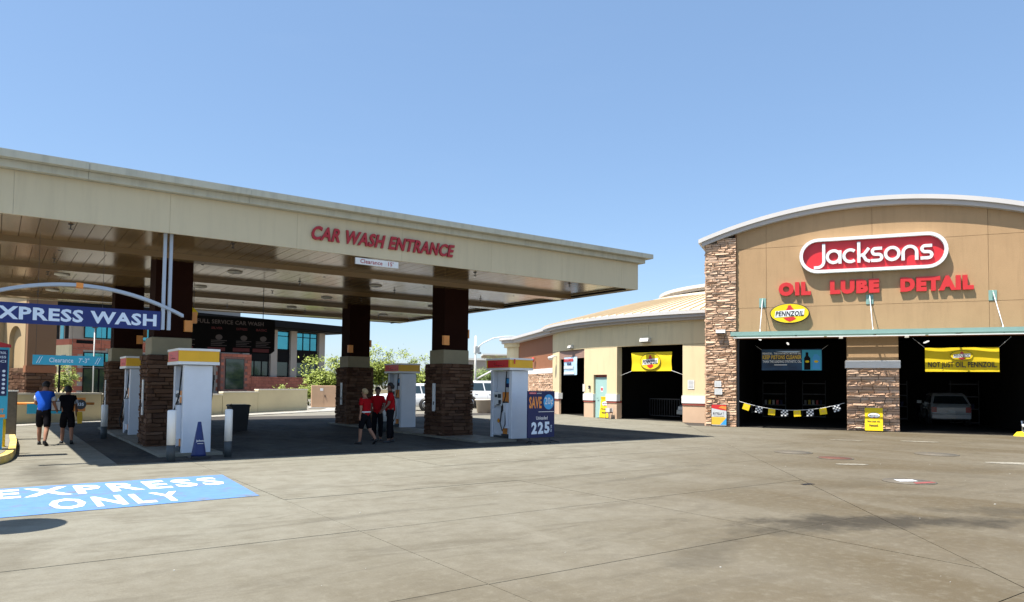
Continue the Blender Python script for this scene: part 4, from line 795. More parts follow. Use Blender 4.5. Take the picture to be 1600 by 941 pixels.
t=onrot(E('camera_dome',(0,0,0),0,'white security camera dome on the corner of the round building','camera'),155.5,3.32,RR); MB().lathe([(.001,-.18),(.12,-.15),(.17,-.06),(.17,.02),(.001,.05)],16,c=(0,-.35,0)).build('dome','white',t); MB().tube([(0,0,.06),(0,-.35,.05)],.04,8).build('arm','white',t)
t=aframe((25.42,27.75,0),-84,'yellow board leaning beside the teal door of the round building',.62,1.12); 
t=onrot(E('small_cart',(0,0,0),0,'small grey wire stand on the ground right of the yellow door board','stand'),179.9,0,RR+.25); b=MB()
for x in (-.14,.14):
    for y in (-.1,.1): b.tube([(x,y,0),(x,y,.55)],.014,6)
b.build('legs','grey',t); box('tray','rust',t,-.16,.16,-.12,.12,.30,.34); box('bin','offwhite',t,-.12,.12,-.09,.09,.341,.54)
# wing north of the rotunda
wg=E('round_building_wing',(27.3,33.9,0),67,'brown rendered wing with stone base between the pumps and round building','building')
# local x runs along the wall away from us, local +y to the left of it = towards the street (-X side)
WL=9.4
box('wall','stucco_brown',wg,0,WL,-.35,0,2.72,4.72); box('belt_course','white_trim',wg,0,WL,-.35,.05,2.42,2.719); box('wall_core','pale_mortar',wg,0,WL,-.35,-.04,0,2.419)
r_=stone_face(wg,TF(WL,-.03,180),0,WL,0,2.41,STONE_L,(.10,.16),(.35,.7),.08,None,seed=21); r_.build('stone_facing',STONE_L,wg,kind='stuff')
ECX,ECY=WL+.9,-.75
MB().prism([(ECX+1.35*math.cos(R(k)),ECY+1.35*math.sin(R(k))) for k in range(0,360,12)],0,4.72).build('curved_end','rot_cream',wg)
for nm,off,z0,z1,mat in (('eave_soffit',.22,4.45,4.729,'rot_cream'),('eave_band',.42,4.73,4.95,'eave_metal'),('eave_cap',.60,4.951,5.12,'eave_bright')):
    r9=1.35+off; MB().prism([(ECX+r9*math.cos(R(k)),ECY+r9*math.sin(R(k))) for k in range(0,360,12)],z0+.002,z1-.002).build(nm,mat,wg)
    if off>.3: MB().prism([(-.8,-1.0),(WL+.5,-1.0),(WL+.5,off),(-.8,off)],z0,z1).build(nm,mat,wg)
MB().prism([(-.5,.0),(WL,.0),(WL+1.2,-1.8),(WL,-3.5),(-.5,-2.2)][::-1],5.121,5.24).build('roof','roof_tan',wg)
t=E('alarm_bell',(28.9,37.9,0),67,'small red alarm bell on the brown wall of the wing','alarm bell'); MB().lathe([(.001,0),(.16,0),(.14,.10),(.001,.12)],16,ax='y',c=(0,.02,3.35)).build('bell','red',t); box('back_plate','deep_red',t,-.1,.1,-.0,.02,3.25,3.45)
# ------------------------------------------------------------------ background office block
A19=19.; oc=Matrix.Rotation(R(A19),4,'Z')
of=E('office_building',(30.94,82.38,0),A19,'two storey office block with brick base, blue glass and dark overhanging roof','office building')
box('wall','office_stone',of,-27,1.2,.6,26,.0,7.6); box('base_wall','brick_mortar',of,-9.4,1.25,-.35,.5,0,2.33); box('brick_bay','brick_mortar',of,-12.95,-9.38,-.45,.5,0,4.66)
def bricks(x0,x1,z0,z1,y,bl=.62,bh=.31,par=of,holes=()):
    m=MB(); r=random.Random(5); row=0; z=z0
    while z<z1-.05:
        x=x0-(bl/2 if row%2 else 0)
        while x<x1-.02:
            a=max(x,x0)+.012; b=min(x+bl,x1)-.012
            if b-a>.08 and not any(a<h[1] and b>h[0] and z<h[3] and z+bh>h[2] for h in holes): m.box(a,b,y-r.uniform(.02,.04),y+.02,z+.012,min(z+bh,z1)-.012)
            x+=bl
        z+=bh; row+=1
    return m.build('brick_facing','brick_red',par,kind='stuff')
bricks(-9.3,1.25,0,2.33,-.36); bricks(-12.95,-9.38,0,4.66,-.46,holes=((-12.5,-10.2,.9,4.15),)); box('recess','office_dark',of,-12.45,-10.25,-.47,-.30,.95,4.13); box('window','office_glass_low',of,-12.4,-10.3,-.49,-.471,1.0,4.1)
def window(x0,x1,z0,z1,mat,nv,nh=0,y=.58,name='window'):
    f=MB(); 
    f.box(x0,x1,y-.10,y-.04,z0,z0+.07); f.box(x0,x1,y-.10,y-.04,z1-.07,z1); f.box(x0,x0+.07,y-.10,y-.04,z0+.07,z1-.07); f.box(x1-.07,x1,y-.10,y-.04,z0+.07,z1-.07); f=f.build(name,'office_dark',of)
    n=nv+1
    for k in range(n):
        a=x0+(x1-x0)*k/n; b=x0+(x1-x0)*(k+1)/n; box('pane',mat,f,a+.05,b-.05,y-.06,y-.05,z0+.08,z1-.08)
        if k: box('mullion','office_dark',f,a-.05,a+.05,y-.11,y-.045,z0+.071,z1-.071)
    if nh: box('transom','office_dark',f,x0+.071,x1-.071,y-.112,y-.1101,z1-.62,z1-.54)
for x0,x1,nv in ((-5.5,-3.85,0),(-2.95,.1,2),(-9.3,-6.5,2)):
    window(x0,x1,5.42,7.54,'office_glass',nv,1); box('spandrel','office_dark',of,x0,x1,.45,.59,4.10,5.41); window(x0,x1,2.40,4.09,'office_glass_low',nv,0)
for x in (-6.05,-3.4,.65,-9.6): box('pilaster','office_stone',of,x-.42,x+.42,.2,.59,2.34,7.6)
# left wing with the street corner
box('wing_wall','office_stone',of,-27,-13.0,.0,.59,0,7.6); bricks(-27,-13.0,4.6,5.35,-.02,.9,.4); bricks(-24.0-.0,-13,0,4.6,-.02,.9,.4,holes=((-23.0,-13.5,.5,4.2),)); bricks(-27,-24.2,0,4.6,-.02,.9,.4,holes=((-26.1,-24.2,.5,4.2),))
for x0,x1,z0,z1,mat,nv in ((-26.1,-23.2,5.45,7.4,'office_glass',2),(-22.6,-19.0,5.45,7.4,'office_glass',2),(-18.4,-13.6,5.45,7.4,'office_glass',3),(-26.1,-23.4,2.9,4.2,'office_glass',2),(-26.1,-23.4,.5,2.8,'office_glass_low',1),(-22.8,-19,.5,4.2,'office_glass_low',2),(-18.4,-13.6,.5,4.2,'office_glass_low',3)): window(x0,x1,z0,z1,mat,nv,0,-.02)
box('vent','office_dark',of,-26.7,-25.3,-.06,-.03,4.95,5.25)
# its street side face
for y0,y1 in ((.0,3.0),(3.02,9.0)): box('side_wall','rot_cream' if y0<1 else 'office_stone',of,-27.25,-27.02,y0,y1,0,4.8)
box('side_band','brick_red',of,-27.26,-27.02,0,9,4.801,5.3); box('side_upper','office_stone',of,-27.2,-27.02,0,9,5.301,7.6)
for y in (1.0,2.7,4.4): 
    box('side_window','office_glass_low',of,-27.3,-27.261,y-.45,y+.35,3.1,3.9); box('side_window','stucco_brown',of,-27.3,-27.261,y-.45,y+.35,.9,2.7)
for k in range(5): box('side_window','office_glass' if k%2 else 'office_dark',of,-27.24,-27.201,.3+k*.9,.95+k*.9,5.35,7.4)
box('roof','office_dark',of,-29.5,3.3,-2.2,27,7.74,8.44); box('roof_lip','office_dark',of,-29.0,2.8,-1.8,26.5,7.61,7.739)
box('penthouse','office_stone',of,-24,-6.5,6,20,8.45,11.2); box('penthouse_vent','office_dark',of,-15.0,-10.5,5.9,5.99,9.6,10.1)
# arched car wash building far left
ab=E('arched_building',(1.28,39.98,0),A19,'tan building with arched niche and stone base behind the left lane','building')
box('wall','arch_tan',ab,-.02,.0,0,14,0,6.9); 
arch=[(1.75-.75,2.3)]; 
pts_=[(.0,2.21),(.42,2.21),(.42,3.55)]+[(1.10-.68*math.cos(R(k)),3.55+.62*math.sin(R(k))) for k in range(0,181,15)]+[(1.78,2.21),(3.4,2.21),(3.4,5.0),(0,5.0)]
MB().prism([(y,z) for y,z in pts_],-.22,-.021,'x').build('arch_surround','arch_tan',ab); box('upper_wall','arch_tan',ab,-.22,-.021,0,3.4,5.001,6.9)
box('front_wall','arch_brown',ab,0.0,1.0,-.22,-.001,2.3,6.9); box('return_wall','arch_brown',ab,-.2,-.0,-.22,-.001,2.3,6.9); box('base_band','stucco_brown',ab,-.26,1.04,-.27,-.0,1.98,2.299); box('inner_mass','arch_brown',ab,.001,1.0,0,14,0,6.9)
r_=stone_face(ab,TF(-.24,-.2,0),0,1.24,0,1.97,STONE,(.12,.18),(.4,.8),.06,None,seed=31); merge(r_,stone_face(ab,TF(-.2,3.4,-90),0,3.6,0,2.2,STONE_L,(.12,.18),(.4,.8),.06,None,seed=33)); r_.build('stone_facing',STONE,ab,kind='stuff')
box('eave','eave_bright',ab,-.9,1.4,-.6,14,6.901,7.3); box('low_eave','eave_bright',ab,-2.6,-.23,2.2,9,4.5,4.62); box('low_wall','arch_tan',ab,-2.4,-.23,2.4,9,0,4.49)
# far blocks
for x,y,rz,W_,D_,H_,lb,mat in ((50.2,77.5,-30,12,8,4.85,'plain low cream building beyond the road, behind the light pole','office_stone'),(70.5,98,-30,10,8,6.7,'pale taller block at the far end of the road beside the wing','arch_tan')):
    t=E('far_building',(x,y,0),rz,lb,'building'); box('wall',mat,t,-W_/2,W_/2,0,D_,0,H_); box('roof','offwhite',t,-W_/2-.2,W_/2+.2,-.2,D_+.2,H_+.001,H_+.25)
    for k in range(4): f=box('window','office_dark',t,-W_/2+1+k*2.8,-W_/2+2.6+k*2.8,-.06,-.002,H_*.42,H_*.66); box('pane','office_glass_low',f,-W_/2+1.08+k*2.8,-W_/2+2.52+k*2.8,-.075,-.061,H_*.44,H_*.64)
# perimeter walls
def lowwall(pts,h,label,th=.22,step=None):
    t=E('low_wall',(pts[0][0],pts[0][1],0),0,label,'wall')
    for k,(a,b) in enumerate(zip(pts,pts[1:])):
        dx,dy=b[0]-a[0],b[1]-a[1]; L=math.hypot(dx,dy); ang=math.atan2(dy,dx); hh=h[k]
        T=Matrix.Translation((a[0]-pts[0][0],a[1]-pts[0][1],0))@Matrix.Rotation(ang,4,'Z')
        MB().box(.01,L-.01,0,th,0,hh,T).build('wall_section','wall_cream',t); MB().box(0.0,L,-.03,th+.03,hh+.001,hh+.07,T).build('wall_cap','wall_cap',t)
    return t
lowwall([(-9,29.5),(-2.5,31.0),(.52,32.3),(3.6,34.0)],[1.08]*3,'low tan rendered wall behind the two walkers')
lowwall([(3.62,34.02),(6.6,36.1),(9.4,38.3)],[1.05,.98],'low cream wall section with lower top behind the left pumps')
lowwall([(9.42,38.32),(11.7,40.1),(15.6,43.3)],[1.10,1.22],'low cream rendered wall with a stepped top before the office block')
lowwall([(20.6,50.5),(28.0,52.5),(36,53.5)],[1.2,1.2],'far low cream wall behind the white cars')
for x,y,l in ((-3,34,6),):
    pass
MB().prism([(-9,29.0),(.6,31.9),(9.6,38.0),(16.4,43.2),(20,50.0),(34,53.0),(34,51.2),(21.2,48.5),(17.6,42.2),(10.2,37.0),(.9,31.0),(-9,28.1)],-.02,.012).build('sidewalk',concrete('pale_walk',(.55,.52,.46),(.5,.47,.4),False),None,kind='structure')
# electrical cabinet
t=E('electrical_cabinet',(17.3,46.8,0),-18,'tan steel electrical cabinet standing behind the end of the low wall','cabinet')
MB().bbox(-.15,1.45,0,.9,.05,1.5,.02).build('case','cabinet_tan',t); box('pad','offwhite',t,-.3,1.6,-.15,1.05,0,.05)
for x0,x1 in ((-.12,.64),(.66,1.42)): box('door','cabinet_tan',t,x0,x1,-.02,-.001,.12,1.45)
box('warning_label','white',t,.40,.60,-.026,-.0201,1.15,1.32); box('handle','black',t,.70,.75,-.05,-.021,.72,.88)
# planters
def planter(x,y,r,h,lb):
    t=E('planter_pot',(x,y,0),0,lb,'planter'); MB().lathe([(.001,0),(r*.78,0),(r*.94,h*.88),(r*1.06,h*.89),(r*1.06,h),(r*.94,h),(r*.9,h*.9),(.001,h*.9)],24).build('pot','pot',t); MB().lathe([(r*.89,h*.905),(.001,h*.93)],16).build('soil','earth',t)
planter(23.74,36.0,.52,.80,'large round cream planter pot left of pump 1'); planter(25.7,37.6,.42,.62,'smaller cream planter pot half behind pump 1'); planter(26.1,38.3,.28,1.05,'slim tall cream planter behind pump 1')
# street light and signal mast
t=E('traffic_signal_pole',(32.4,50.5,0),0,'white street pole with a long curved light arm and diagonal strut','street light')
MB().tube([(0,0,0),(0,0,5.75)],[.10,.075],12).build('pole','offwhite',t); MB().tube([(0,0,4.6),(.5,-.35,5.15),(1.2,-.8,5.55),(2.0,-1.35,5.72),(3.4,-2.3,5.74)],.045,8).build('light_arm','white',t)
MB().loft([[(3.3,-2.25,5.70),(3.4,-2.1,5.72),(3.4,-2.1,5.8),(3.3,-2.25,5.8)],[(4.0,-2.75,5.66),(4.1,-2.6,5.66),(4.1,-2.6,5.76),(4.0,-2.75,5.76)]]).build('lamp_head','offwhite',t)
MB().tube([(0.1,0,2.15),(2.4,-1.55,3.65)],.07,10).build('strut','white',t); MB().bbox(-.12,.35,-.12,.12,4.3,4.9,.02).build('signal_head','offwhite',t); box('camera','grey',t,.30,.50,-.1,.1,4.25,4.4)
t=E('light_pole',(6.7,69.7,0),0,'thin pale light pole in front of the office wing','light pole'); MB().tube([(0,0,0),(0,0,6.1)],.045,8).build('pole','offwhite',t); MB().bbox(-.2,.2,-.2,.2,6.1,6.35,.03).build('lamp_head','dark_metal',t)
t=E('parking_lamp',(3.2,52,0),0,'small white camera post behind the low wall near the walkers','post'); MB().tube([(0,0,0),(0,0,2.9)],.06,8).build('pole','office_dark',t); MB().loft([[(-.5,0,2.75),(-.4,.1,2.9),(-.4,-.1,2.9)],[(.1,0,3.0),(.1,.1,3.1),(.1,-.1,3.1)]]).build('camera_head','white',t)
# ------------------------------------------------------------------ vegetation
def tree(x,y,h,rad,seed,label,cat='tree',leaf='leaf_yellow_green',n=11000,lsz=.11,low=.18,rz=0,name='palo_verde_tree',droop=0.):
    r=random.Random(seed); t=E(name,(x,y,0),0,label,cat); m=MB(); tips=[]
    def grow(p,d,l,rad_,lv):
        q=p+d*l; mid=(p+q)/2+Vector((r.uniform(-.1,.1),r.uniform(-.1,.1),0))*l; m.tube([p,mid,q],[rad_,rad_*.85,rad_*.65],5)
        if lv>=3: tips.append(q); return
        tips.append(mid) if lv==2 else None
        for _ in range(r.choice((2,3,3))):
            nd=(d+Vector((r.uniform(-1,1),r.uniform(-1,1),r.uniform(-.25,.6)))*.75).normalized(); grow(q,nd,l*r.uniform(.6,.85),rad_*.62,lv+1)
    for k in range(3):
        a=r.uniform(0,2*PI); grow(Vector((.1*math.cos(a),.1*math.sin(a),0)),Vector((.45*math.cos(a),.45*math.sin(a),1)).normalized(),h*.26,h*.028,0)
    m.build('trunk','bark',t)
    # clumps round the twigs
    cl=[]
    for q in tips: cl.append((q,r.uniform(.28,.55)*rad*.55))
    for _ in range(26):
        a=r.uniform(0,2*PI); z=r.uniform(low,1); rr_=rad*math.sqrt(max(0,1-((z-.52)/.55)**2))*r.uniform(.55,1.0); cl.append((Vector((rr_*math.cos(a),rr_*math.sin(a),z*h)),rad*r.uniform(.16,.32)))
    v=[];f=[]
    for k in range(n):
        c,s=cl[r.randrange(len(cl))]; g=Vector((r.gauss(0,.5),r.gauss(0,.5),r.gauss(0,.42)))*s; p=c+g
        if p.z<h*low*.7: continue
        a=Vector((r.gauss(0,1),r.gauss(0,1),r.gauss(0,1))).normalized(); b=a.orthogonal().normalized(); s2=lsz*r.uniform(.5,1.3); i=len(v)
        v+=[tuple(p-a*s2),tuple(p+b*s2*.45),tuple(p+a*s2),tuple(p-b*s2*.45)]; f.append((i,i+1,i+2,i+3))
    me=bpy.data.meshes.new('crown'); me.from_pydata(v,[],f); me.materials.append(MT[leaf]); link('crown',me,t); return t
tree(22.3,57.7,3.7,2.1,1,'yellow green palo verde at the right end of the office block'); tree(26.6,56.2,4.7,2.7,2,'tallest yellow green palo verde between the dark column and pump',n=15000)
tree(29.6,55.5,4.0,2.0,3,'yellow green palo verde just left of the front right stone column'); tree(41.5,62.3,4.3,2.8,4,'green tree behind the white truck and street pole',leaf='leaf_green',n=12000)
tree(46.5,62,3.7,2.4,9,'green tree beside the low cream building beyond the road',leaf='leaf_green',n=9000); tree(33.5,58.5,3.3,1.8,8,'small yellow green tree behind the front right stone column',n=8000)
tree(3.4,58.5,3.0,1.2,5,'slim yellow shrub against the office wing behind the walkers','shrub',n=3800,lsz=.07,low=.05,name='tall_shrub'); tree(19.4,53.3,1.75,.95,6,'low yellow green bush left of the electrical cabinet','bush',n=2600,lsz=.07,low=.05,name='bush'); tree(17.2,52.8,1.5,.8,7,'smaller bush before the office brick base','bush',n=2200,lsz=.07,low=.05,name='bush')
tree(6.9,50.5,1.9,.7,10,'dry pale shrub below the thin light pole','shrub',n=1500,lsz=.07,low=.05,name='dry_shrub'); tree(9.0,52.0,2.0,.9,12,'green shrub before the dark office windows','shrub','leaf_green',n=1800,lsz=.07,low=.05,name='green_shrub')
#SECTION5
# ------------------------------------------------------------------ cars
def car(loc,rz,label,cat,paint_='car_white',L=4.8,W=1.86,H=1.75,belt=1.05,wr=.37,fr=(.95,3.75),roof=(1.75,4.0,None),rear=4.7,gh=.30,hood=.98,name='parked_car',truck=False):
    """x runs from the nose (0) to the tail (L), centred on the origin"""
    t=E(name,loc,rz,label,cat,'vehicles on the lot'); w2=W/2; X=lambda x:x-L/2
    def sec(x,zb,zt,ws,tuck=.10):
        w_=w2*ws; return [(X(x),-w_*.90,zb),(X(x),-w_,zb+.18),(X(x),-w_*1.0,(zb+zt)/2+.05),(X(x),-w_*.985,zt-.10),(X(x),-w_*.90,zt),(X(x),0,zt+.02),(X(x),w_*.90,zt),(X(x),w_*.985,zt-.10),(X(x),w_,(zb+zt)/2+.05),(X(x),w_,zb+.18),(X(x),w_*.90,zb)]
    st=[(0,.38,hood-.28,.84),(.10,.27,hood-.10,.93),(.5,gh-.05,hood,.985),(roof[0]-.55,gh-.06,hood+.05,1.0),(roof[0],gh-.06,belt,1.0),(L-1.2,gh-.05,belt,1.0),(L-.35,gh-.03,belt-.01,.98),(L-.08,.32,belt-.05,.94),(L,.42,belt-.16,.88)]
    MB().loft([sec(*s_) for s_ in st],smooth=True).build('body',paint_,t)
    x0,x1,x2,x3=roof[0]-.35,roof[0]+.35,roof[1],min(rear,L-.1)
    def q(x,z,ws): return (X(x),w2*ws,z)
    b=.93; r_=.76
    rings=[[(X(x0),-w2*b,belt-.03),(X(x0),w2*b,belt-.03),(X(x3),w2*b,belt-.03),(X(x3),-w2*b,belt-.03)],[(X(x1),-w2*r_,H-.08),(X(x1),w2*r_,H-.08),(X(x2),w2*r_,H-.08),(X(x2),-w2*r_,H-.08)],[(X(x1+.25),-w2*(r_-.10),H),(X(x1+.25),w2*(r_-.10),H),(X(x2-.2),w2*(r_-.10),H),(X(x2-.2),-w2*(r_-.10),H)]]
    MB().loft(rings).build('cabin',paint_,t)
    def lerp(a,b_,k): return a+(b_-a)*k
    def side(sx,xa,xb,xc,xd,nm):  # a,b bottom, c,d top
        z0,z1=belt+.03,H-.15; y0=lerp(w2*b,w2*r_,(z0-belt+.03)/(H-.08-belt+.03)); y1=lerp(w2*b,w2*r_,(z1-belt+.03)/(H-.08-belt+.03))
        m=MB(); P=[(X(xa),sx*(y0+.008),z0),(X(xb),sx*(y0+.008),z0),(X(xc),sx*(y1+.008),z1),(X(xd),sx*(y1+.008),z1)]; I=[(p[0],p[1]-sx*.02,p[2]) for p in P]; m.loft([I,P]); return m.build(nm,'glass',t)
    span=x3-x0; n=3 if not truck else 2
    for s_ in (-1,1):
        for k in range(n):
            a=lerp(x0+.18,x3-.16,k/n)+.04; c=lerp(x0+.18,x3-.16,(k+1)/n)-.04; d=lerp(x1+.06,x2-.06,k/n)+.03; e=lerp(x1+.06,x2-.06,(k+1)/n)-.03
            side(s_,a,c,e,d,'side_window')
    def endw(xb,xt,nm,off):
        m=MB(); P=[(X(xb)+off,-w2*.80,belt+.03),(X(xb)+off,w2*.80,belt+.03),(X(xt)+off,w2*.66,H-.14),(X(xt)+off,-w2*.66,H-.14)]; I=[(p[0]-off*1.5,p[1],p[2]) for p in P]; m.loft([I,P]).build(nm,'glass',t)
    k0=.08; endw(lerp(x0,x1,.06),lerp(x0,x1,.88),'windscreen',-.015); endw(lerp(x3,x2,.06),lerp(x3,x2,.88),'rear_window',.015)
    for xw in (.9,L-.95):
        for s_ in (-1,1):
            y=s_*(w2-.10)
            MB().lathe([(wr+.07,s_*w2*1.0-s_*.03),(wr+.07,s_*(w2*1.0+.006)),(.001,s_*(w2*1.0+.006))],24,ax='y',c=(X(xw),0,wr)).build('wheel_arch','black',t)
            wl=MB().lathe([(wr*.62,y+s_*.10),(wr*.92,y+s_*.125),(wr,y+s_*.09),(wr,y-s_*.08),(wr*.6,y-s_*.1)],24,ax='y',c=(X(xw),0,wr)).build('wheel','rubber',t)
            rm=MB().lathe([(wr*.62,y+s_*.09),(wr*.62,y+s_*.115),(wr*.5,y+s_*.10),(wr*.18,y+s_*.12),(.001,y+s_*.125)],18,ax='y',c=(X(xw),0,wr)); rm.build('rim','steel',wl)
    for s_ in (-1,1):
        MB().box(X(.0)-.005,X(.22),min(s_*w2*.50,s_*w2*.82),max(s_*w2*.50,s_*w2*.82),hood-.28,hood-.12).build('headlight','plate',t)
        MB().box(X(L-.10),X(L)+.02,min(s_*w2*.66,s_*w2*.90),max(s_*w2*.66,s_*w2*.90),belt-.36,belt-.12).build('taillight','taillight',t)
        MB().box(X(roof[0]-.1),X(roof[0]+.08),min(s_*w2*.98,s_*(w2+.17)),max(s_*w2*.98,s_*(w2+.17)),belt+.0,belt+.14).build('mirror',paint_,t)
        for xx in (roof[0]+.25,roof[0]+1.25,roof[0]+2.2):
            if xx<L-.9: MB().box(X(xx),X(xx)+.012,s_*w2-.004,s_*w2+.002,.45,belt-.12).build('door_gap','black',t)
            if xx<L-1.4: MB().box(X(xx)+.75,X(xx)+.93,min(s_*w2*.99,s_*(w2+.03)),max(s_*w2*.99,s_*(w2+.03)),belt-.2,belt-.165).build('door_handle',paint_,t)
    MB().box(X(0)-.03,X(.1),-w2*.42,w2*.42,hood-.36,hood-.18).build('grille','black',t); MB().bbox(X(0)-.06,X(.12),-w2*.9,w2*.9,.30,.52,.03).build('bumper',paint_ if not truck else 'steel',t); MB().bbox(X(L)-.12,X(L)+.06,-w2*.9,w2*.9,.34,.56,.03).build('bumper',paint_ if not truck else 'steel',t)
    box('number_plate','plate',t,X(L)+.0,X(L)+.03,-.16,.16,belt-.42,belt-.27); box('number_plate','plate',t,X(0)-.075,X(0)-.06,-.16,.16,.36,.48); return t
car((21.4,41.5,0),-36,'white sport utility car parked beyond the pumps, behind the red shirts','car',L=4.7,H=1.70)
car((29.4,42.8,0),130,'large white truck like wagon parked left of pump 1 behind the cream pots','truck',L=5.4,W=2.0,H=1.95,belt=1.22,hood=1.15,wr=.42,gh=.45,roof=(1.9,4.9,None),rear=5.2,truck=True)
# hatchback tail inside the right bay
q=BW(9.95,8.6); car((q[0],q[1],0),-58.5-90,'white hatchback seen from behind inside the right service bay','car',paint_='car_grey',L=4.4,W=1.72,H=1.50,belt=.98,hood=.9,roof=(1.5,3.7,None),rear=4.3)
car((29.9,23.9,0),8,'pale silver car inside the large bay of the round building','car',paint_='car_silver',L=4.5,H=1.42,belt=.90,hood=.80)
# ------------------------------------------------------------------ people
def skin(name,V,Ed,Rd,mat,parent,sub=1):
    me=bpy.data.meshes.new(name); me.from_pydata([tuple(v) for v in V],Ed,[]); o=bpy.data.objects.new(name,me); COL.objects.link(o)
    md=o.modifiers.new('s','SKIN'); md.use_smooth_shade=True; sv=me.skin_vertices[0].data
    for k,r_ in enumerate(Rd): sv[k].radius=(r_,r_) if not isinstance(r_,tuple) else r_
    sv[0].use_root=True
    ss=o.modifiers.new('u','SUBSURF'); ss.levels=sub; ss.render_levels=sub
    m2=eval_mesh(o); bpy.data.objects.remove(o); bpy.data.meshes.remove(me); m2.materials.clear(); m2.materials.append(MT[mat]); m2.polygons.foreach_set('use_smooth',[True]*len(m2.polygons)); return link(name,m2,parent)
def person(loc,rz,H,label,legs,arms,lean=0,head=(0,0),skin_='skin',hair='hair_dark',shirt='cloth_blue',sleeve='cloth_blue',shorts='cloth_black',long_=False,skirt=1.,hairlen=0.,belt=None):
    """local: faces +y. legs: (thigh forward, knee bend, out) degrees; arms: (forward, out, elbow)"""
    t=E('person',loc,rz,label,'person')
    up=Matrix.Rotation(R(-lean),3,'X'); hz=.50*H; P0=Vector((0,0,hz)); V={};
    S=lambda x,y,z: P0+up@Vector((x,y,z-hz))
    V['pel']=P0; V['waist']=S(0,0,.60*H); V['chest']=S(0,.005,.72*H); V['neck']=S(0,0,.825*H); V['hb']=S(0,.012,.868*H)
    hm=Matrix.Rotation(R(head[1]),3,'Z')@Matrix.Rotation(R(-head[0]),3,'X'); hp=V['hb']
    V['hm']=hp+up@(hm@Vector((0,.012*H,.052*H))); V['ht']=hp+up@(hm@Vector((0,-.002*H,.105*H)))
    rad={'pel':.085,'waist':.078,'chest':.088,'neck':.034,'hb':.036,'hm':.047,'ht':.036}; Ed=[('pel','waist'),('waist','chest'),('chest','neck'),('neck','hb'),('hb','hm'),('hm','ht')]
    feet=[]
    for s_,nm,(fa_,kb,ou) in ((-1,'l',legs[0]),(1,'r',legs[1])):
        h=P0+Vector((s_*.052*H,0,-.02*H)); d=Vector((s_*math.sin(R(ou)),math.sin(R(fa_)),-math.cos(R(fa_)))).normalized(); k=h+d*.235*H; d2=Vector((s_*math.sin(R(ou))*.5,math.sin(R(fa_-kb)),-math.cos(R(fa_-kb)))).normalized(); an=k+d2*.215*H
        V[nm+'h']=h; V[nm+'k']=k; V[nm+'c']=k+d2*.07*H+Vector((0,-.008*H,0)); V[nm+'a']=an; rad.update({nm+'h':.058,nm+'k':.033,nm+'c':.035,nm+'a':.021}); Ed+=[('pel',nm+'h'),(nm+'h',nm+'k'),(nm+'k',nm+'c'),(nm+'c',nm+'a')]; 
        fd=Vector((s_*.2,math.cos(R(fa_-kb)*.7),-abs(math.sin(R(max(0,kb-fa_)))) if kb-fa_>15 else 0)).normalized(); feet.append((an,fd))
        V[nm+'f']=an+fd*.05*H+Vector((0,0,-.022*H)); rad[nm+'f']=.018; Ed.append((nm+'a',nm+'f'))
    for s_,nm,(fa_,ou,el) in ((-1,'L',arms[0]),(1,'R',arms[1])):
        sh=S(s_*.098*H,0,.795*H); d=Vector((s_*math.sin(R(ou)),math.sin(R(fa_)),-math.cos(R(fa_))*math.cos(R(ou)))).normalized(); e=sh+d*.165*H
        d2=Vector((s_*math.sin(R(ou))*.3-s_*.15*(el>40),math.sin(R(fa_+el)),-math.cos(R(fa_+el)))).normalized(); wr_=e+d2*.135*H; hd=wr_+d2*.035*H
        V[nm+'s']=sh; V[nm+'m']=sh+d*.085*H; V[nm+'e']=e; V[nm+'w']=wr_; V[nm+'p']=hd; rad.update({nm+'s':.036,nm+'m':.030,nm+'e':.025,nm+'w':.016,nm+'p':.021}); Ed+=[('chest',nm+'s'),(nm+'s',nm+'m'),(nm+'m',nm+'e'),(nm+'e',nm+'w'),(nm+'w',nm+'p')]
        sd=d2.cross(Vector((s_,0,0))).normalized()
        for q,(o_,l_) in enumerate(((-.012,.040),(-.004,.046),(.004,.043),(.012,.034))):
            kq=f'{nm}{q}'; V[kq]=hd+sd*o_*H*1.0+d2*l_*.55*H; V[kq+'t']=hd+sd*o_*1.1*H+d2*l_*H+Vector((-s_*.008*H,0,0)); rad[kq]=.0055; rad[kq+'t']=.0042; Ed+=[(nm+'p',kq),(kq,kq+'t')]
        V[nm+'T']=wr_+d2*.012*H+sd*.024*H; V[nm+'U']=V[nm+'T']+d2*.026*H+Vector((-s_*.006*H,0,0)); rad[nm+'T']=.0062; rad[nm+'U']=.0048; Ed+=[(nm+'w',nm+'T'),(nm+'T',nm+'U')]
    names=list(V); ix={k:i for i,k in enumerate(names)}
    skin('body',[V[k] for k in names],[(ix[a],ix[b]) for a,b in Ed],[rad[k]*H for k in names],skin_,t)
    def sub(nm,keys,edges,rr_,mat,extra={}):
        W={**V,**extra}; i2={k:i for i,k in enumerate(keys)}; return skin(nm,[W[k] for k in keys],[(i2[a],i2[b]) for a,b in edges],[q*H for q in rr_],mat,t)
    lo=V['pel']+Vector((0,0,-.035*H)); nk=S(0,0,.80*H)
    ex={'lo':lo,'nk':nk,'Lx':V['Ls'].lerp(V['Le'],.72),'Rx':V['Rs'].lerp(V['Re'],.72)}
    sub('shirt',['chest','waist','lo','nk','Ls','Lm','Rs','Rm'],[('chest','waist'),('waist','lo'),('chest','nk'),('chest','Ls'),('Ls','Lm'),('chest','Rs'),('Rs','Rm')],[.098,.094,.106,.050,.048,.044,.048,.044],shirt,ex)
    for a,b in (('Ls','Lx'),('Rs','Rx')): sub('sleeve',[a+'q',b],[(a+'q',b)],[.046,.046],sleeve,{**ex,a+'q':V[a].lerp(V[a[0]+'e'],.15)})
    ll=.97 if long_ else .72
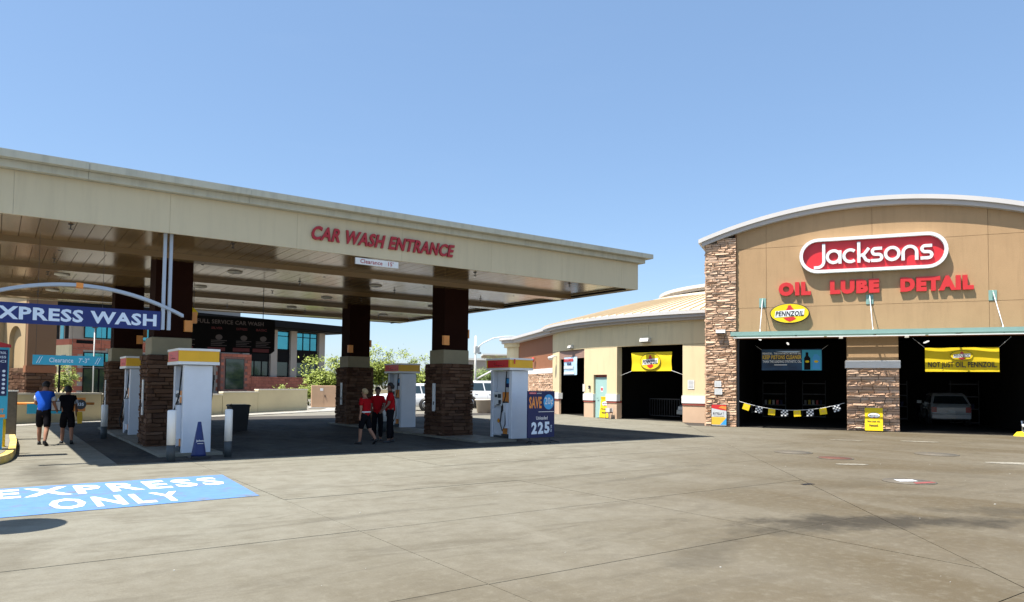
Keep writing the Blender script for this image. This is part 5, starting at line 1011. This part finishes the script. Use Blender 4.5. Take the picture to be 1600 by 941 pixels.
    ex2={}; ks=['pel','lo2']; es=[('pel','lo2')]; rs=[.093*skirt,.085]; ex2['lo2']=V['pel']+Vector((0,0,.10*H))
    for s_ in 'lr':
        ex2[s_+'1']=V[s_+'h'].lerp(V[s_+'k'],.4); ex2[s_+'2']=V[s_+'h'].lerp(V[s_+'k'],.95 if not long_ else 1.0); ks+=[s_+'h',s_+'1',s_+'2']; es+=[('pel',s_+'h'),(s_+'h',s_+'1'),(s_+'1',s_+'2')]; rs+=[.064,.058*skirt,.050*skirt]
        if long_: ex2[s_+'3']=V[s_+'k'].lerp(V[s_+'a'],.9); ks.append(s_+'3'); es.append((s_+'2',s_+'3')); rs.append(.036)
    sub('trousers' if long_ else 'shorts',ks,es,rs,shorts,ex2)
    for an,fd in feet:
        b=an+Vector((0,0,-.028*H)); q=fd.cross(Vector((0,0,1))).normalized()*.024*H; m=MB(); rings=[]
        for k,w_,h_ in ((-.035,.7,.9),(-.01,1,1.25),(.03,1,1.0),(.075,1.1,.7),(.10,.7,.5)):
            c=b+fd*k*H; rings.append([tuple(c-q*w_+Vector((0,0,-.014*H))),tuple(c+q*w_+Vector((0,0,-.014*H))),tuple(c+q*w_*.8+Vector((0,0,h_*.028*H))),tuple(c-q*w_*.8+Vector((0,0,h_*.028*H)))])
        m.loft(rings,smooth=True).build('shoe','black',t)
    hc=V['hm'].lerp(V['ht'],.35); Q=Matrix.Translation(hc+Vector((0,-.010*H,.006*H)))@(up@hm).to_4x4()@Matrix.Diagonal((.056*H,.063*H,.060*H,1)); m=MB()
    zb=-.55-hairlen; n=16; m.loft([[tuple(Q@Vector((math.cos(2*PI*j/n)*rr_,math.sin(2*PI*j/n)*rr_-(.18 if z<.2 else 0),z+(.95 if math.sin(2*PI*j/n)>.2 and z<-.2 else (.35 if math.sin(2*PI*j/n)>.2 and z<.3 else 0))))) for j in range(n)] for rr_,z in ((.72,zb-.30),(.90,zb),(1.0,0),(.93,.35),(.72,.7),(.38,.93),(.05,1.0))],smooth=True,cap=(False,True)); m.build('hair',hair,t)
    F=Matrix.Translation(V['hm'])@(up@hm).to_4x4(); m=MB(); m.loft([[tuple(F@Vector((x*H,y*H,z*H))) for x,y,z in ((-.006,.046,.018),(.006,.046,.018),(.002,.050,.018))],[tuple(F@Vector((x*H,y*H,z*H))) for x,y,z in ((-.011,.044,-.008),(.011,.044,-.008),(.0,.062,-.006))]]); m.build('nose',skin_,t)
    for s_ in (-1,1):
        m=MB(); c=F@Vector((s_*.018*H,.044*H,.020*H)); m.loft([[tuple(c+Vector((r_*math.cos(j*PI/4),y,r_*math.sin(j*PI/4)*.6))) for j in range(8)] for r_,y in ((.008*H,0),(.003*H,.004*H))]); m.build('eye','ink',t)
        m=MB(); c=F@Vector((s_*.050*H,-.002*H,.008*H)); m.loft([[tuple(c+Vector((s_*x,r_*math.cos(j*PI/4)*.6,r_*math.sin(j*PI/4)))) for j in range(8)] for r_,x in ((.016*H,-.004*H),(.011*H,.007*H))]); m.build('ear',skin_,t)
    if belt: m=MB(); c=S(0,0,.565*H); m.lathe([(.098*H,0),(.098*H,.022*H)],20,c=tuple(c)); m.build('belt',belt,t)
    return t
person((1.02,21.5,0),-18,1.62,'person in a blue vest and black shorts walking away on the left',((20,12,4),(-16,14,4)),((22,16,55),(10,8,40)),lean=9,head=(12,-8),shirt='cloth_blue',sleeve='cloth_white')
person((1.55,21.75,0),-5,1.50,'person in black with a yellow bag, walking beside the blue vest',((16,10,3),(-12,16,3)),((30,14,50),(6,8,25)),lean=7,head=(8,10),shirt='cloth_black',sleeve='cloth_white',skirt=1.12,hairlen=.25)
t=E('shoulder_bag',(1.80,21.62,.52),0,'yellow bag hanging at the hip of the person in black','bag'); MB().loft([[(-.04,-.03,0),(.06,-.03,0),(.06,.03,0),(-.04,.03,0)],[(-.05,-.04,.16),(.07,-.04,.16),(.07,.04,.16),(-.05,.04,.16)],[(-.05,-.03,.30),(.06,-.03,.30),(.06,.04,.30),(-.05,.04,.30)]],smooth=False).build('pouch',mt('bag_yellow',(.55,.36,.03),.8),t); MB().tube([(-.04,0,.29),(-.10,.0,.62)],.01,5).build('strap','black',t)
t=E('clipboard_folder',(1.28,21.80,.84),-15,'dark folder held between the two walkers','folder'); MB().bbox(-.10,.13,-.012,.012,0,.26,.005).build('cover','cloth_black',t); box('paper','white',t,-.08,.11,-.016,-.0121,.02,.24)
person((8.15,18.15,0),25,1.50,'blond person in red polo and black shorts walking towards the pumps',((14,10,2),(-14,26,2)),((-8,10,14),(12,10,18)),lean=3,shirt='cloth_red',sleeve='cloth_red',hair='hair_blond',skin_='skin',belt='white')
person((9.02,19.25,0),150,1.54,'person in a red polo shirt facing the others, between blond person and pump',((3,2,2),(-3,2,2)),((18,8,60),(10,6,50)),shirt='cloth_red',sleeve='cloth_red',skin_='skin_dark',long_=True)
person((9.05,18.50,0),70,1.66,'taller person in red polo and dark trousers nearest the shaded pump',((4,2,2),(-5,3,2)),((14,8,30),(-4,8,20)),shirt='cloth_red',sleeve='cloth_red',skin_='skin_dark',long_=True)
